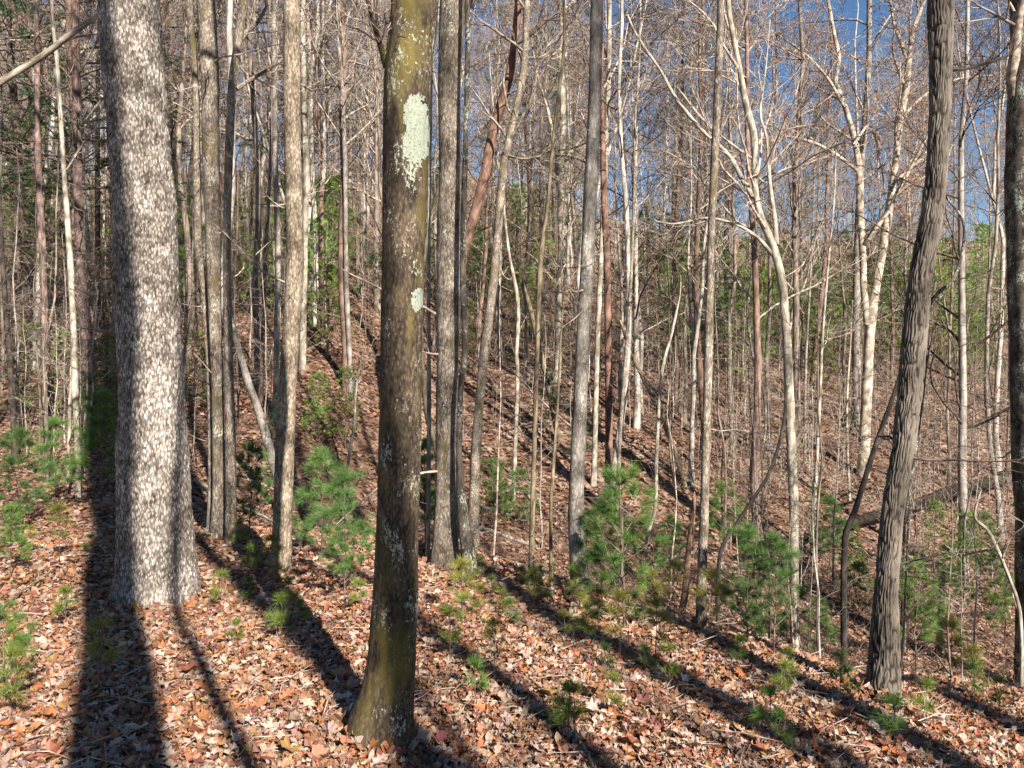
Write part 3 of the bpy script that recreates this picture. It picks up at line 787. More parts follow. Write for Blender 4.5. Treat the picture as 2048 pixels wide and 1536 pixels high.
tree('lichened_tree', 'pale blotched trunk on the slope behind the crooked dark stem', 'tree', 'white',
     [(1115, 765, 14), (1116, 700, 15), (1118, 640, 16), (1124, 505, 18), (1122, 400, 16), (1122, 342, 14), (1126, 239, 13), (1122, 100, 12), (1130, 0, 10)],
     H=18, crown=60, seed=67, branches=[([(1122, 420, 10), (1112, 330, 8), (1100, 240, 7), (1075, 150, 5), (1060, 60, 4)], .8)])
tree('white_barked_tree', 'whitish straight trunk on the slope right of the shadowed tan trunk', 'tree', 'white',
     [(604, 742, 15), (607, 640, 14), (610, 505, 13), (612, 342, 13), (608, 171, 12), (606, 0, 11)], H=18, crown=60, seed=68)
tree('blue_grey_tree', 'blue-grey straight trunk just left of the shadowed tan trunk', 'tree', 'grey',
     [(551, 842, 14), (553, 700, 13), (556, 505, 13), (551, 342, 12), (549, 171, 11), (548, 0, 10)], H=18, crown=60, seed=69)
tree('mauve_tree', 'thin mauve-brown trunk between the clump and shadowed tan trunk', 'tree', 'mauve',
     [(521, 812, 10), (525, 700, 10), (531, 505, 9), (540, 342, 8), (545, 200, 7)], H=14, crown=40, seed=70)
tree('old_pine', 'thick mauve-brown pine trunk behind the twin stems', 'tree', 'mauve',
     [(180, 862, 31), (174, 700, 29), (165, 600, 27), (160, 505, 22), (155, 342, 20), (153, 205, 19), (150, 0, 17)], D=14, H=15, crown=0, seed=71, low=10, lowlen=(1., 2.6), twigmat='twigdark')
tree('old_pine', 'slim mauve-grey pine trunk nearest the left edge pines', 'tree', 'mauve',
     [(91, 885, 19), (90, 710, 18), (85, 505, 17), (76, 300, 14), (74, 100, 12), (72, 0, 11)], D=13, H=14, crown=0, seed=72, low=8, lowlen=(.8, 2.), twigmat='twigdark')
tree('dark_tree', 'blackish stem slanting along the left edge of the frame', 'tree', 'black',
     [(30, 885, 15), (24, 778, 14), (12, 620, 13), (4, 505, 12), (-6, 342, 11), (-15, 150, 10)], D=12, H=13, crown=20, seed=73, twigmat='twigdark')
tree('dark_tree', 'dark distant trunk seen between twin stems and thick poplar', 'tree', 'black',
     [(204, 655, 13), (200, 560, 13), (196, 505, 12), (195, 342, 11), (196, 171, 10)], H=15, crown=30, seed=74, twigmat='twigdark')
tree('thin_tree', 'thin grey trunk on the slope just left of the mossy maple', 'tree', 'grey',
     [(702, 792, 11), (699, 700, 11), (694, 600, 11), (692, 505, 10), (690, 342, 9), (684, 171, 8)], H=15, crown=50, seed=75)
tree('crooked_sapling', 'knobbly thin pale sapling left of the mossy maple', 'sapling', 'white',
     [(688, 985, 7), (695, 932, 6), (708, 850, 6), (712, 780, 5), (721, 727, 4)], H=3, crown=16, seed=76, extend=False)
tree('leaning_dead_tree', 'grey dead trunk leaning left behind the clump of three', 'tree', 'grey',
     [(572, 1010, 22), (548, 930, 20), (520, 830, 18), (495, 760, 16), (478, 700, 14), (455, 620, 10)], D=11, H=3, crown=0, seed=77, extend=False, low=6, cap=True)
tree('leaning_dead_tree', 'brown dead stem leaning left beyond the crooked dark stem', 'tree', 'olive',
     [(1120, 880, 12), (1100, 790, 12), (1080, 700, 11), (1058, 610, 10), (1042, 560, 8)], H=4, crown=0, seed=78, extend=False, low=4)
tree('leaning_dead_tree', 'long thin dead stem leaning left over the open leafy slope', 'tree', 'olive',
     [(1375, 975, 11), (1345, 890, 10), (1320, 830, 9), (1290, 765, 8), (1262, 705, 7), (1240, 640, 5)], H=4, crown=0, seed=79, extend=False, low=4)
tree('leaning_dead_tree', 'dark stem slanting up right toward the ridge-barked tree', 'tree', 'black',
     [(1690, 1080, 15), (1712, 1015, 13), (1748, 900, 12), (1789, 785, 10), (1815, 700, 7)], D=9., H=4, crown=0, seed=80, extend=False, low=3, twigmat='twigdark')
tree('leaning_dead_tree', 'thin dark stem slanting up behind the slim forked tree', 'tree', 'black',
     [(1440, 1112, 9), (1485, 1030, 8), (1540, 943, 8), (1567, 847, 7), (1572, 770, 5)], D=9.5, H=4, crown=0, seed=81, extend=False, low=3, twigmat='twigdark')
tree('crooked_sapling', 'crooked dark whip bending left of the slim forked tree', 'sapling', 'dark',
     [(1500, 985, 6), (1528, 880, 6), (1529, 795, 6), (1512, 737, 6), (1502, 693, 5), (1495, 620, 5), (1500, 575, 5), (1512, 500, 4), (1540, 470, 3)], H=5, crown=20, seed=82, extend=False, low=5, twigmat='twigdark')
tree('distant_tree', 'greyish trunk far up the slope right of the slim mottled trunk', 'tree', 'grey',
     [(1455, 655, 15), (1454, 580, 14), (1452, 505, 13), (1456, 400, 11), (1460, 250, 9)], H=15, crown=50, seed=83)
tree('thin_sapling', 'thin pale stem crossing the top right of the dark hollow', 'sapling', 'white',
     [(1700, 1000, 6), (1695, 900, 6), (1694, 800, 5), (1700, 700, 4), (1705, 600, 3)], H=4.5, crown=16, seed=84, extend=False, low=4)
tree('thin_sapling', 'thin leaning pale stem low at the right edge', 'sapling', 'white',
     [(2040, 1230, 9), (2008, 1130, 8), (1975, 1060, 8), (1950, 1035, 6), (1962, 980, 4)], D=7, H=3, crown=10, seed=85, extend=False)

# lichen on the maple: a thin frilled crust grown on the trunk's own surface
def lichen_patch(root, cx, cy, wpx, hpx, seed):
    G = GRIDS[root.name]; n, k, _ = G.shape
    G2 = G + np.array(root.location)
    cen = (G2[:-1] + np.roll(G2, -1, 1)[:-1] + G2[1:] + np.roll(G2, -1, 1)[1:]) / 4
    ctr = G2.mean(1, keepdims=True)[:-1]; out = norm(cen - ctr)
    px = 1024 + F * cen[..., 0] / cen[..., 1]; py = 768 - F * (cen[..., 2] - CAMZ) / cen[..., 1]
    front = (out * norm(np.array([0, 0, CAMZ]) - cen)).sum(-1) > .05
    TH = np.broadcast_to(np.arange(k)[None] / k, px.shape); S = np.broadcast_to(np.arange(n - 1)[:, None] * .008, px.shape)
    no = .55 * (vnoise(TH, S * 16, 8, seed) - .5) + .5 * (vnoise(TH, S * 45, 24, seed + 1) - .5) + .45 * (vnoise(TH, S * 110, 90, seed + 2) - .5)
    e = ((px - cx) / (wpx / 2)) ** 2 + (np.abs(py - cy) / (hpx / 2)) ** 2.2
    hole = vnoise(TH, S * 120, 96, seed + 3) > .97
    m = front & (e + 1.1 * no < 1) & ~hole
    i, j = np.nonzero(m)
    j2 = (j + 1) % k
    up = np.concatenate([out, out[-1:]], 0) * .0022
    W = (G + up).reshape(-1, 3)
    Q = np.stack([i * k + j, i * k + j2, (i + 1) * k + j2, (i + 1) * k + j], -1)
    u, inv = np.unique(Q, return_inverse=True)
    o = obj('lichen_patch', MB().add(W[u] + rs(seed).normal(0, .0003, (len(u), 3)), inv.reshape(-1, 4)).mesh('lichen_patch', M['lichen']), [c for c in root.children if c.name.startswith('trunk')][0])
    o['label'] = 'pale green lichen crust on the trunk'
lichen_patch(t2, 834, 262, 52, 160, 2)
lichen_patch(t2, 834, 598, 26, 42, 5)

# ------------------------------------------------------------------ dead wood on the ground
def dead(name, label, cat, mat, pts, D, dd=0., bark='fine', cap=True, seed=1, sides=22, branches=()):
    if D is None:      # lying: every point rests on the ground
        path = []
        for (x, y, wd) in pts:
            g = gpt(x, y); rr = wd / 2 / F * g[1]; path.append((g[0], g[1], g[2] + rr * .75, rr))
        path = np.array(path)
        q = np.linspace(0, 1, len(path))[:, None]      # stiff: it rests on its ends and bridges the hollow
        line = path[:1, :3] * (1 - q) + path[-1:, :3] * q
        line += rs(seed).normal(0, .025, line.shape) * np.sin(np.pi * q)
        path[:, :3] = line; path[:, 2] = np.maximum(path[:, 2], ground(path[:, 0], path[:, 1]) + .5 * path[:, 3])
        path[:, 3] = np.linspace(path[0, 3], path[-1, 3], len(path))
    else:
        path = px_path(pts, D, dd)
    base = path[0, :3].copy(); path[:, :3] -= base
    root = tag(empty(name, base), label, cat)
    mb = MB(); trunk_mesh(mb, path, bark, sides, .03, seed, flare=0, cap=cap)
    obj('trunk', mb.mesh('trunk', M[mat]), root)
    for bpts, bdd in branches:
        q = px_path(bpts, D, bdd); q[:, :3] -= base
        mb = MB(); trunk_mesh(mb, q, 'small', 8, .04, seed + 3, flare=0, cap=True)
        obj('branch', mb.mesh('branch', M[mat]), root)
    return root
dead('fallen_log', 'dark rotting log lying across the hollow behind the ridge-barked tree', 'log', 'log',
     [(1470, 1124, 15), (1512, 1106, 20), (1587, 1080, 20), (1640, 1058, 21), (1683, 1045, 22), (1731, 1027, 22), (1830, 1002, 24), (1909, 985, 27), (2025, 955, 30), (2120, 930, 26)], None, seed=91)
dead('fallen_limb', 'black mossy limb propped under the fallen log', 'log', 'black',
     [(1600, 1152, 15), (1615, 1138, 16), (1645, 1100, 16), (1693, 1058, 14), (1715, 1040, 12)], None, seed=92)
dead('broken_snag', 'barkless brown snag standing beside the slim mottled trunk', 'snag', 'deadwood',
     [(1358, 1262, 17), (1362, 1235, 16), (1370, 1185, 15), (1374, 1130, 12), (1382, 1060, 11), (1388, 1000, 8), (1389, 985, 3)], gpt(1360, 1240)[1], seed=93, bark='ridge', sides=18)
dead('broken_stump', 'reddish broken stump right of the ridge-barked tree foot', 'snag', 'deadwood',
     [(1876, 1325, 18), (1878, 1290, 15), (1881, 1230, 13), (1884, 1160, 13), (1888, 1142, 4)], gpt(1878, 1312)[1], seed=94, bark='ridge', sides=18)
dead('fallen_log', 'pale thin log lying behind the crooked stem beside the slender leaning trunk', 'log', 'grey',
     [(925, 1050, 8), (960, 1058, 10), (1000, 1070, 10), (1045, 1085, 9), (1075, 1098, 8)], None, seed=95, sides=12)

for k, (lab, mat, pts) in enumerate([
    ('grey dead limb in the hollow left of the barkless snag', 'grey', [(1280, 1146, 9), (1345, 1122, 10), (1402, 1104, 7)]),
    ('dark dead limb in the hollow between the slim and forked trees', 'black', [(1420, 1152, 9), (1480, 1128, 11), (1570, 1130, 8)]),
    ('dark dead limb on the slope left of the right edge trunk', 'log', [(1850, 1248, 10), (1930, 1222, 13), (2010, 1226, 10)]),
    ('pale dead limb behind the shadowed tan trunk', 'white', [(480, 958, 7), (540, 985, 8), (612, 1008, 5)]),
    ('long pale limb crossing behind the clump of three', 'white', [(392, 965, 8), (470, 1002, 9), (560, 1042, 8), (615, 1076, 5)]),
    ('grey limb on the bank behind the pale thin stem', 'grey', [(955, 1015, 8), (1000, 1040, 9), (1066, 1052, 6)]),
    ('brown limb lying across the open leafy slope', 'olive', [(1190, 905, 7), (1250, 892, 8), (1330, 905, 5)]),
    ('dark limb lying uphill of the leaning dead stem', 'black', [(1400, 860, 7), (1480, 880, 9), (1560, 915, 7)])]):
    dead('fallen_limb', lab, 'limb', mat, pts, None, seed=130 + k, sides=10, bark='small')

def stick(label, pix, wpx, seed, lift=.02):
    r = rs(seed); P = []
    for (x, y) in pix:
        g = gpt(x, y); P.append((g[0], g[1], g[2] + lift + r.uniform(0, .02), wpx / 2 / F * g[1]))
    P = np.array(P); P[0, 2] -= .01
    base = P[0, :3].copy(); P[:, :3] -= base; P[-1, 3] *= .5
    mb = MB(); trunk_mesh(mb, P, 'small', 7, .04, seed, flare=0, cap=True)
    o = obj('stick', mb.mesh('stick', M['tan'])); o.location = base
    tag(o, label, 'stick')
stick('pale stick lying in front of the upright grey trunk', [(905, 1178), (950, 1158), (985, 1145), (1010, 1138)], 6, 1, .04)
stick('short thick stick near the foot of the thin yellowish sapling', [(1048, 1203), (1090, 1192), (1150, 1180)], 9, 2, .04)
stick('long thin stick below the grey trunk and pine', [(1150, 1182), (1200, 1172), (1235, 1176)], 5, 3, .04)
stick('forked dry twig in the shadow band below centre', [(1012, 1398), (1020, 1412), (1042, 1425), (1062, 1408)], 3, 4, .05)
stick('thin twig curling on the leaves left of the lower centre', [(905, 1405), (925, 1390), (950, 1384), (968, 1382)], 3, 5, .05)
stick('slanting twig at the lower left corner', [(0, 1535), (30, 1515), (70, 1500), (100, 1495)], 4, 6, .05)
stick('thin pale stick near the left edge leaves', [(5, 1232), (40, 1205), (75, 1180), (110, 1150)], 4, 7, .06)
stick('bent pale twig right of the ridge-barked tree foot', [(1840, 1300), (1870, 1320), (1890, 1345), (1905, 1375)], 4, 8, .06)
stick('grey stick at the foot of the slim mottled trunk', [(1395, 1255), (1410, 1240), (1424, 1225)], 5, 9, .06)

# leaves drifted against the feet of the near trunks
def leaf_drifts():
    r = rs(21); mb = MB()
    tp = [leaf_template(k % 4, c, .2, 90 + k) for k, c in enumerate([.5, -.4, .9, 1.2])]
    for t, rad, n in ((t1, .33, 420), (t2, .17, 300), (t11, .13, 220), (t3, .15, 160), (t12, .17, 120), (t5, .10, 110), (t4, .11, 110), (t8, .1, 110)):
        for q in range(4):
            m = n // 4; a = r.uniform(0, 6.28, m); u = r.random(m) ** 1.4; d = rad * (.85 + .1 * np.sin(3 * a)) + .22 * u
            x = t.location.x + d * np.cos(a); y = t.location.y + d * np.sin(a)
            k0 = mb.n
            scatter(mb, r, x, y, tp[q], (.035, .095), .55, (.01, .03))
            V = mb.V[-1].reshape(m, -1, 3); V[:, :, 2] += ((1 - u) * r.uniform(.0, .07, m))[:, None]
    o = obj('leaf_drift', mb.mesh('leaf_drift', M['leaf'], smooth=False), GROUND); o['kind'] = 'stuff'
leaf_drifts()

# ------------------------------------------------------------------ pines
PALE = np.array([(.10, .20, .085), (.085, .17, .085), (.12, .21, .06)])
def pine(h, seed, nwh, base_frac, blen, nl, nw, tufts, nneed, up=.35, tint=None, tipup=.15, side=2, stem_r=None, droop=0.):
    r = rs(seed)
    z = np.linspace(0, 1, 12)
    wob = np.cumsum(r.normal(0, .012 * h / 3, (12, 2)), 0) * (z[:, None] > 0)
    stem = np.concatenate([wob - wob[0], (z * h)[:, None]], 1)
    sr = (stem_r or h * .008) * (1 - .85 * z)
    st = MB().tubes(stem[None], np.maximum(sr, .002)[None], 7)
    B0 = []; BD = []; BL = []
    for i in range(nwh):
        t = base_frac + (1 - base_frac) * (i / max(1, nwh - 1)) * .97
        m = r.integers(4, 7)
        ph = r.uniform(0, 6.28)
        for j in range(m):
            if r.random() < .12: continue
            a = ph + j * 6.283 / m + r.normal(0, .2)
            tt = np.clip(t + r.normal(0, .015), 0, .99)
            p = np.array([np.interp(tt, z, stem[:, k]) for k in range(3)])
            l = blen * ((1 - t) ** .75 * .9 + .12) * r.uniform(.7, 1.15)
            B0.append(p); BL.append(l); u = up + .5 * t + r.normal(0, .1)
            BD.append((math.cos(a), math.sin(a), u))
    B0 = np.array(B0); BD = norm(np.array(BD)); BL = np.array(BL); n = len(B0); K = 6
    pts = [B0]; d = BD; cur = B0
    for k in range(K - 1):
        d = norm(d + r.normal(0, .07, (n, 3)) + np.array([0, 0, tipup - droop * 1.0]))
        cur = cur + d * (BL / (K - 1))[:, None]; pts.append(cur)
    P = np.stack(pts, 1)
    R = np.maximum((BL * .012)[:, None] * np.linspace(1, .25, K)[None], .0015)
    st.tubes(P, R, 4)
    TP = [P[:, -1]]; TA = [norm(P[:, -1] - P[:, -2])]
    ns = n * side
    sb, sbr = grow(r, P, R, ns, .3, .98, (blen * .16, blen * .42), (30, 62), 4, .04, .08, .6, .0012)
    sb[:, :, 2] = sb[:, :1, 2] + (sb[:, :, 2] - sb[:, :1, 2]) * .55
    st.tubes(sb, sbr, 3)
    TP.append(sb[:, -1]); TA.append(norm(sb[:, -1] - sb[:, -2]))
    for q in range(tufts):
        f = r.uniform(.35, 1, len(sb)); q3 = f * 2.999; i = q3.astype(int); g = (q3 - i)[:, None]
        ar = np.arange(len(sb))
        TP.append(sb[ar, i] * (1 - g) + sb[ar, i + 1] * g); TA.append(norm(sb[ar, i + 1] - sb[ar, i]))
    p = np.concatenate(TP); a = np.concatenate(TA); nt_ = len(p)
    p = np.repeat(p, nneed, 0); a = np.repeat(a, nneed, 0); m = len(p)
    v = r.normal(size=(m, 3)); v = norm(v - (v * a).sum(-1, keepdims=True) * a)
    an = r.uniform(.25, 1.25, m)[:, None]
    d = norm(np.cos(an) * a + np.sin(an) * v + np.array([0, 0, .12]))
    l = nl * r.uniform(.65, 1.1, m)[:, None]
    sidev = norm(np.cross(d, r.normal(size=(m, 3)))) * nw / 2
    st0 = p + a * r.uniform(-.3, .2, (m, 1)) * nl
    V = np.stack([st0 - sidev, st0 + sidev, st0 + d * l - np.array([0, 0, .12]) * l], 1).reshape(-1, 3)
    T = np.arange(m * 3).reshape(-1, 3)
    tc = np.array(tint) if tint is not None else PALE[seed % 3]
    c = np.repeat(tc * np.repeat(r.uniform(.65, 1.3, (nt_, 1)), nneed, 0), 3, 0)
    return st.mesh('trunk', M['twigdark']), MB().add(V, None, T, c).mesh('crown', M['needle'], smooth=False)

BLUE = (.115, .20, .055); GREEN = (.125, .22, .048); YEL = (.175, .20, .042); MIDG = (.20, .31, .065); DARK = (.034, .072, .034); OLIVE = (.17, .215, .045); GOLD = (.22, .21, .045)
PV = {
 'sap': [pine(1.15, 101, 6, .18, .48, .11, .0026, 4, 30, tint=BLUE), pine(1.3, 102, 7, .2, .5, .11, .0026, 4, 30, tint=GREEN), pine(1.0, 103, 6, .15, .5, .11, .0026, 4, 30, tint=BLUE)],
 'seed': [pine(.34, 111, 2, .45, .13, .085, .0026, 2, 20, tint=YEL, side=1), pine(.28, 112, 2, .5, .12, .08, .0026, 2, 20, tint=OLIVE, side=1), pine(.42, 113, 3, .4, .15, .085, .0026, 2, 19, tint=YEL, side=1), pine(.25, 114, 2, .4, .12, .08, .0026, 2, 22, tint=GREEN, side=1), pine(.5, 115, 3, .45, .16, .085, .0026, 2, 20, tint=GOLD, side=1)],
 'mid': [pine(3.2, 121, 10, .10, 1.25, .16, .013, 4, 12, tint=MIDG), pine(3.8, 122, 11, .12, 1.3, .16, .013, 4, 12, tint=OLIVE), pine(2.6, 123, 9, .1, 1.15, .15, .012, 4, 12, tint=DARK), pine(4.6, 124, 12, .15, 1.4, .17, .014, 4, 11, tint=MIDG)],
 'tall': [pine(17, 131, 17, .26, 3.0, .20, .017, 4, 9, up=.08, tint=(.045, .09, .042), tipup=.02, stem_r=.14, side=4), pine(15, 132, 15, .3, 2.8, .20, .017, 4, 9, up=.05, tint=(.085, .14, .045), tipup=.02, stem_r=.13, side=4)],
}
def place_pine(kind, k, loc, rz, s, name, label, cat, group=None):
    tm, cm = PV[kind][k % len(PV[kind])]
    root = empty(name, loc, rz, s); tag(root, label, cat, group)
    obj('trunk', tm, root); obj('crown', cm, root)
    return root
def pine_px(kind, k, px, py, s, label, name='pine_sapling', group=None, D=None):
    if D: p = np.array([(px - 1024) / F * D, D, 0]); p[2] = gz(p[0], p[1])
    else: p = gpt(px, py)
    return place_pine(kind, k, p - np.array([0, 0, .02]), (px * 7 + py) % 6.28, s, name, label, 'pine', group)

SAP = [
 ('sap', 0, 690, 1205, .78, 'blue-green pine sapling just left of the mossy maple'),
 ('sap', 2, 640, 1130, .95, 'dark pine sapling right of the shadowed tan trunk'),
 ('sap', 1, 1250, 1262, .95, 'tall loose pine sapling right of the clean grey trunk'),
 ('sap', 2, 1205, 1210, .8, 'bushy pine sapling hiding the foot of the grey trunk'),
 ('sap', 0, 1495, 1300, .72, 'leftmost blue-green pine sapling left of the forked tree foot'),
 ('sap', 2, 1548, 1318, .80, 'blue-green pine sapling touching the forked tree foot'),
 ('sap', 0, 1640, 1320, .72, 'small blue-green pine sapling right of the forked tree foot'),
 ('sap', 1, 1832, 1350, 1.25, 'tall bright green pine sapling behind the ridge-barked tree'),
 ('sap', 0, 1900, 1245, 1.1, 'wide green pine sapling under the fallen log right end'),
 ('sap', 1, 2010, 1300, 1.0, 'green pine sapling beside the right edge trunk'),
 ('sap', 2, 1720, 1240, .9, 'pine sapling just left of the ridge-barked tree, half shaded'),
 ('sap', 1, 985, 1080, 1.1, 'bright green pine sapling right of the slender leaning trunk'),
 ('sap', 2, 1040, 1060, 1., 'low pine sapling behind the crooked dark stem'),
 ('sap', 2, 40, 1058, 1.0, 'blue-green pine sapling at the left edge below the dark stem'),
 ('sap', 0, 110, 1020, .9, 'green pine sapling left of the twin stems'),
 ('sap', 1, 205, 1030, 1.2, 'green pine sapling between twin stems and thick poplar'),
 ('sap', 1, 20, 1160, .5, 'green pine sapling low at the left edge'),
 ('sap', 2, 500, 1075, .9, 'pine sapling between the clump and the shadowed tan trunk'),
 ('sap', 0, 850, 1110, .9, 'dark pine sapling half hidden behind the mossy maple'),
 ('sap', 1, 1450, 1130, 1.2, 'shaded pine sapling behind the slim mottled trunk'),
 ('sap', 0, 1660, 1150, 1.2, 'green pine sapling in the hollow under the fallen log'),
 ('sap', 2, 1340, 1160, 1., 'dark pine sapling in the dark hollow'),
 ('sap', 1, 1960, 1180, 1.2, 'green pine sapling behind the leaning pale stem'),
 ('sap', 1, 10, 1420, .42, 'long-needled pine sapling in the lower left corner'),
]
SAP += [
 ('mid', 0, 1700, 1205, .42, 'broad soft pine in the hollow left of the ridge-barked tree'),
 ('mid', 3, 1868, 1190, .38, 'tallest soft pine just right of the ridge-barked tree'),
 ('mid', 0, 1935, 1165, .42, 'broad pine between the ridge-barked tree and right edge trunk'),
 ('mid', 2, 1990, 1210, .42, 'dark pine beside the leaning pale stem at right'),
 ('mid', 1, 1640, 1130, .40, 'olive pine in the hollow behind the forked tree'),
 ('mid', 2, 1390, 1125, .36, 'dark pine in the hollow behind the barkless snag'),
 ('mid', 2, 1520, 1115, .38, 'dark pine in the hollow left of the forked tree'),
]
for kk, k, px, py, s, lab in SAP: pine_px(kk, k, px, py, s, lab)
SEED = [(440, 1225), (498, 1160), (520, 1150), (545, 1200), (580, 1235), (600, 1250), (700, 1185), (668, 1170), (925, 1260), (960, 1245), (985, 1200), (1005, 1235), (930, 1190), (1020, 1255), (1070, 1230), (1130, 1290), (1170, 1290),
        (1195, 1275), (1240, 1330), (1290, 1350), (1310, 1345), (1340, 1390), (1380, 1210), (1210, 1345), (1120, 1480), (1150, 1490), (950, 1400), (990, 1370), (900, 1330), (1225, 1440), (1540, 1480), (1560, 1500), 
        (1680, 1395), (1420, 1290), (1350, 1250), (1300, 1270), (1270, 1250), (1790, 1500), (1850, 1460), (1760, 1340), (1950, 1400), (30, 1330), (20, 1450), (200, 1385), (130, 1260), (120, 1130), (60, 1120), (180, 1110),
        (1080, 1170), (1040, 1190), (960, 1170), (720, 1230), (560, 1290), (470, 1300), (480, 1110), (1480, 1330), (1580, 1390), (1900, 1390), (2000, 1440), (1440, 1230), (1150, 1240), (1100, 1215)]
r = rs(77)
for i, (px, py) in enumerate(SEED):
    for q in range(2 if i % 8 == 0 else 1):
        pine_px('seed', int(r.integers(0, 5)), px + (0 if q == 0 else r.normal(0, 22)), py + (0 if q == 0 else r.normal(0, 12)), float(r.uniform(.6, 1.05)),
                'tiny yellow-green pine seedling poking out of the leaf litter', 'pine_seedling', 'pine seedlings in the leaf litter')
MID = [(640, 690, 3, .55), (655, 720, 1, .5), (1480, 800, 0, 1.1), (1510, 760, 1, .9), (1465, 690, 2, .9), (1600, 560, 3, 1.1), (1570, 590, 0, 1.), (1640, 600, 0, 1.), (1680, 640, 1, 1.2), (1690, 740, 0, 1.0), (1780, 690, 3, 1.), (1800, 720, 0, 1.2),
       (1870, 700, 1, 1.2), (1900, 640, 0, 1.2), (1960, 690, 3, 1.1), (1980, 600, 0, 1.2), (1700, 920, 2, .45), (1000, 640, 1, .8), (1050, 690, 0, .7), (1150, 700, 2, .7), (1090, 600, 0, .8), (960, 600, 1, .7), (1260, 600, 0, .8), (1330, 590, 3, .8), (1390, 640, 1, .9), (1410, 580, 0, .9),
       (740, 620, 2, .6), (520, 640, 0, .6), (480, 610, 1, .7), (560, 930, 2, .35), (640, 900, 0, .35), (690, 900, 1, .35), (60, 860, 1, .42), (120, 850, 0, .42), (20, 840, 2, .42), (210, 870, 1, .38), (240, 850, 0, .4), (170, 890, 2, .36), (390, 830, 1, .35), (1100, 880, 2, .5), (1160, 930, 2, .4),
       (1740, 600, 1, 1.), (1830, 600, 0, 1.), (1560, 730, 1, .8), (1420, 760, 2, .8), (2020, 780, 1, 1.), (1940, 790, 0, .8), (1640, 820, 1, .6), (330, 640, 0, .8), (930, 760, 1, .5), (30, 560, 0, 1.), (90, 640, 1, .9)]
r = rs(78)
for i in range(105):
    px = r.uniform(1330, 2040) if i % 3 else r.uniform(20, 1300)
    MID.append((px, r.uniform(540, 760) if i % 3 else r.uniform(520, 640), int(r.integers(0, 4)), r.uniform(.55, 1.0)))
for i, (px, py, k, s) in enumerate(MID):
    pine_px('mid', k, px, py, s * 1.2, 'young green pine among the bare trunks on the far slope', 'young_pine', 'young pines on the far slope')
for i, (px, D, k, s, lab) in enumerate([(150, 15., 0, .95, 'tall dark pine with layered boughs behind the twin stems'), (40, 18., 1, 1.0, 'tall dark pine at the upper left edge'),
        (-90, 14., 0, .85, 'tall pine reaching in from beyond the left edge'), (345, 24., 1, 1.0, 'tall yellowish pine behind the thick poplar'), (640, 30., 0, 1.05, 'tall pine with green sprays right of the shadowed tan trunk'),
        (1415, 42., 1, 1.0, 'distant dark pine rising behind the slim mottled trunk'), (1060, 33., 1, 1.15, 'tall pine behind the slender leaning trunk top'), (1650, 46., 0, .8, 'distant pine right of the forked tree')]):
    pine_px('tall', k, px, 700, s, lab, 'tall_pine', D=D)

# ------------------------------------------------------------------ bare trees on the slope: a few kinds, then copies
def bare(seed, H, rad, n1, n2, n3, fork=False, lean=.0, leaf=0, lo=.4):
    r = rs(seed); K = 14
    t = np.linspace(0, 1, K)
    off = np.cumsum(r.normal(0, .028 * H / 6, (K, 2)), 0); off -= off[0]
    P = np.concatenate([off + np.outer(t, [lean * H * r.normal(0, 1), lean * H * r.normal(0, 1)]), (t * (H + .3) - .3)[:, None]], 1)
    R = rad * (1 - .86 * t ** .9); R[0] *= 1.35
    tr = MB().tubes(P[None], R[None], 9)
    TP, TR = P[None], R[None]
    if fork:
        a, ar = grow(r, TP, TR, 1, .3, .5, (H * .6, H * .65), (14, 24), 14, .05, .05, .75, .01, .2, fall=0)
        tr.tubes(a, ar, 7); TP = np.concatenate([TP, a]); TR = np.concatenate([TR, ar])
    a, ar = grow(r, TP, TR, n1, lo, .97, (H * .10, H * .24), (35, 75), 7, .06, .16, .42, .010)
    b, b2 = grow(r, a, ar, n2, .2, 1, (H * .045, H * .11), (25, 60), 5, .03, .17, .55, .0075)
    c, c2 = grow(r, b, b2, n3, .15, 1, (H * .025, H * .065), (25, 60), 4, .02, .17, .65, .0042)
    cr = MB().tubes(a, ar, 4).tubes(b, b2, 3).tubes(c, c2, 3)
    lv = None
    if leaf:
        buf = []; add_leaves(cr, r, c, leaf, (.08, .15), buf); lv = MB()
        for q in buf: lv.add(*q)
    return tr, cr, lv
BARE = []
for i in range(12):
    r = rs(200 + i)
    H = r.uniform(12, 19)
    tr, cr, lv = bare(300 + i, H, r.uniform(.055, .12), 26, 150, 720, fork=i % 4 == 1, lean=.03, leaf=420 if i % 5 == 2 else 0, lo=r.uniform(.18, .42))
    mats = ['far1', 'far1', 'far2', 'far1', 'far3', 'far2']
    BARE.append((tr.mesh('trunk', M[mats[i % 6]], color=False), cr.mesh('crown', M['twig' if i % 3 else 'twigdark'], color=False), lv.mesh('leaves', M['oakleaf'], smooth=False) if lv else None, H))
def place_bare(i, loc, rz, s, name, label, group, cat='tree', lib=BARE):
    tm, cm, lm, H = lib[i % len(lib)]
    root = empty(name, loc, rz, s); tag(root, label, cat, group)
    obj('trunk', tm, root); obj('crown', cm, root)
    if lm: obj('leaves', lm, root)['kind'] = 'stuff'
    return root
r = rs(401); n = 0; taken = []
def spread(r, y0, y1, pw=1.0):
    y = y0 + (y1 - y0) * r.random() ** pw
    x = r.uniform(-.72, .72) * y
    return x, y
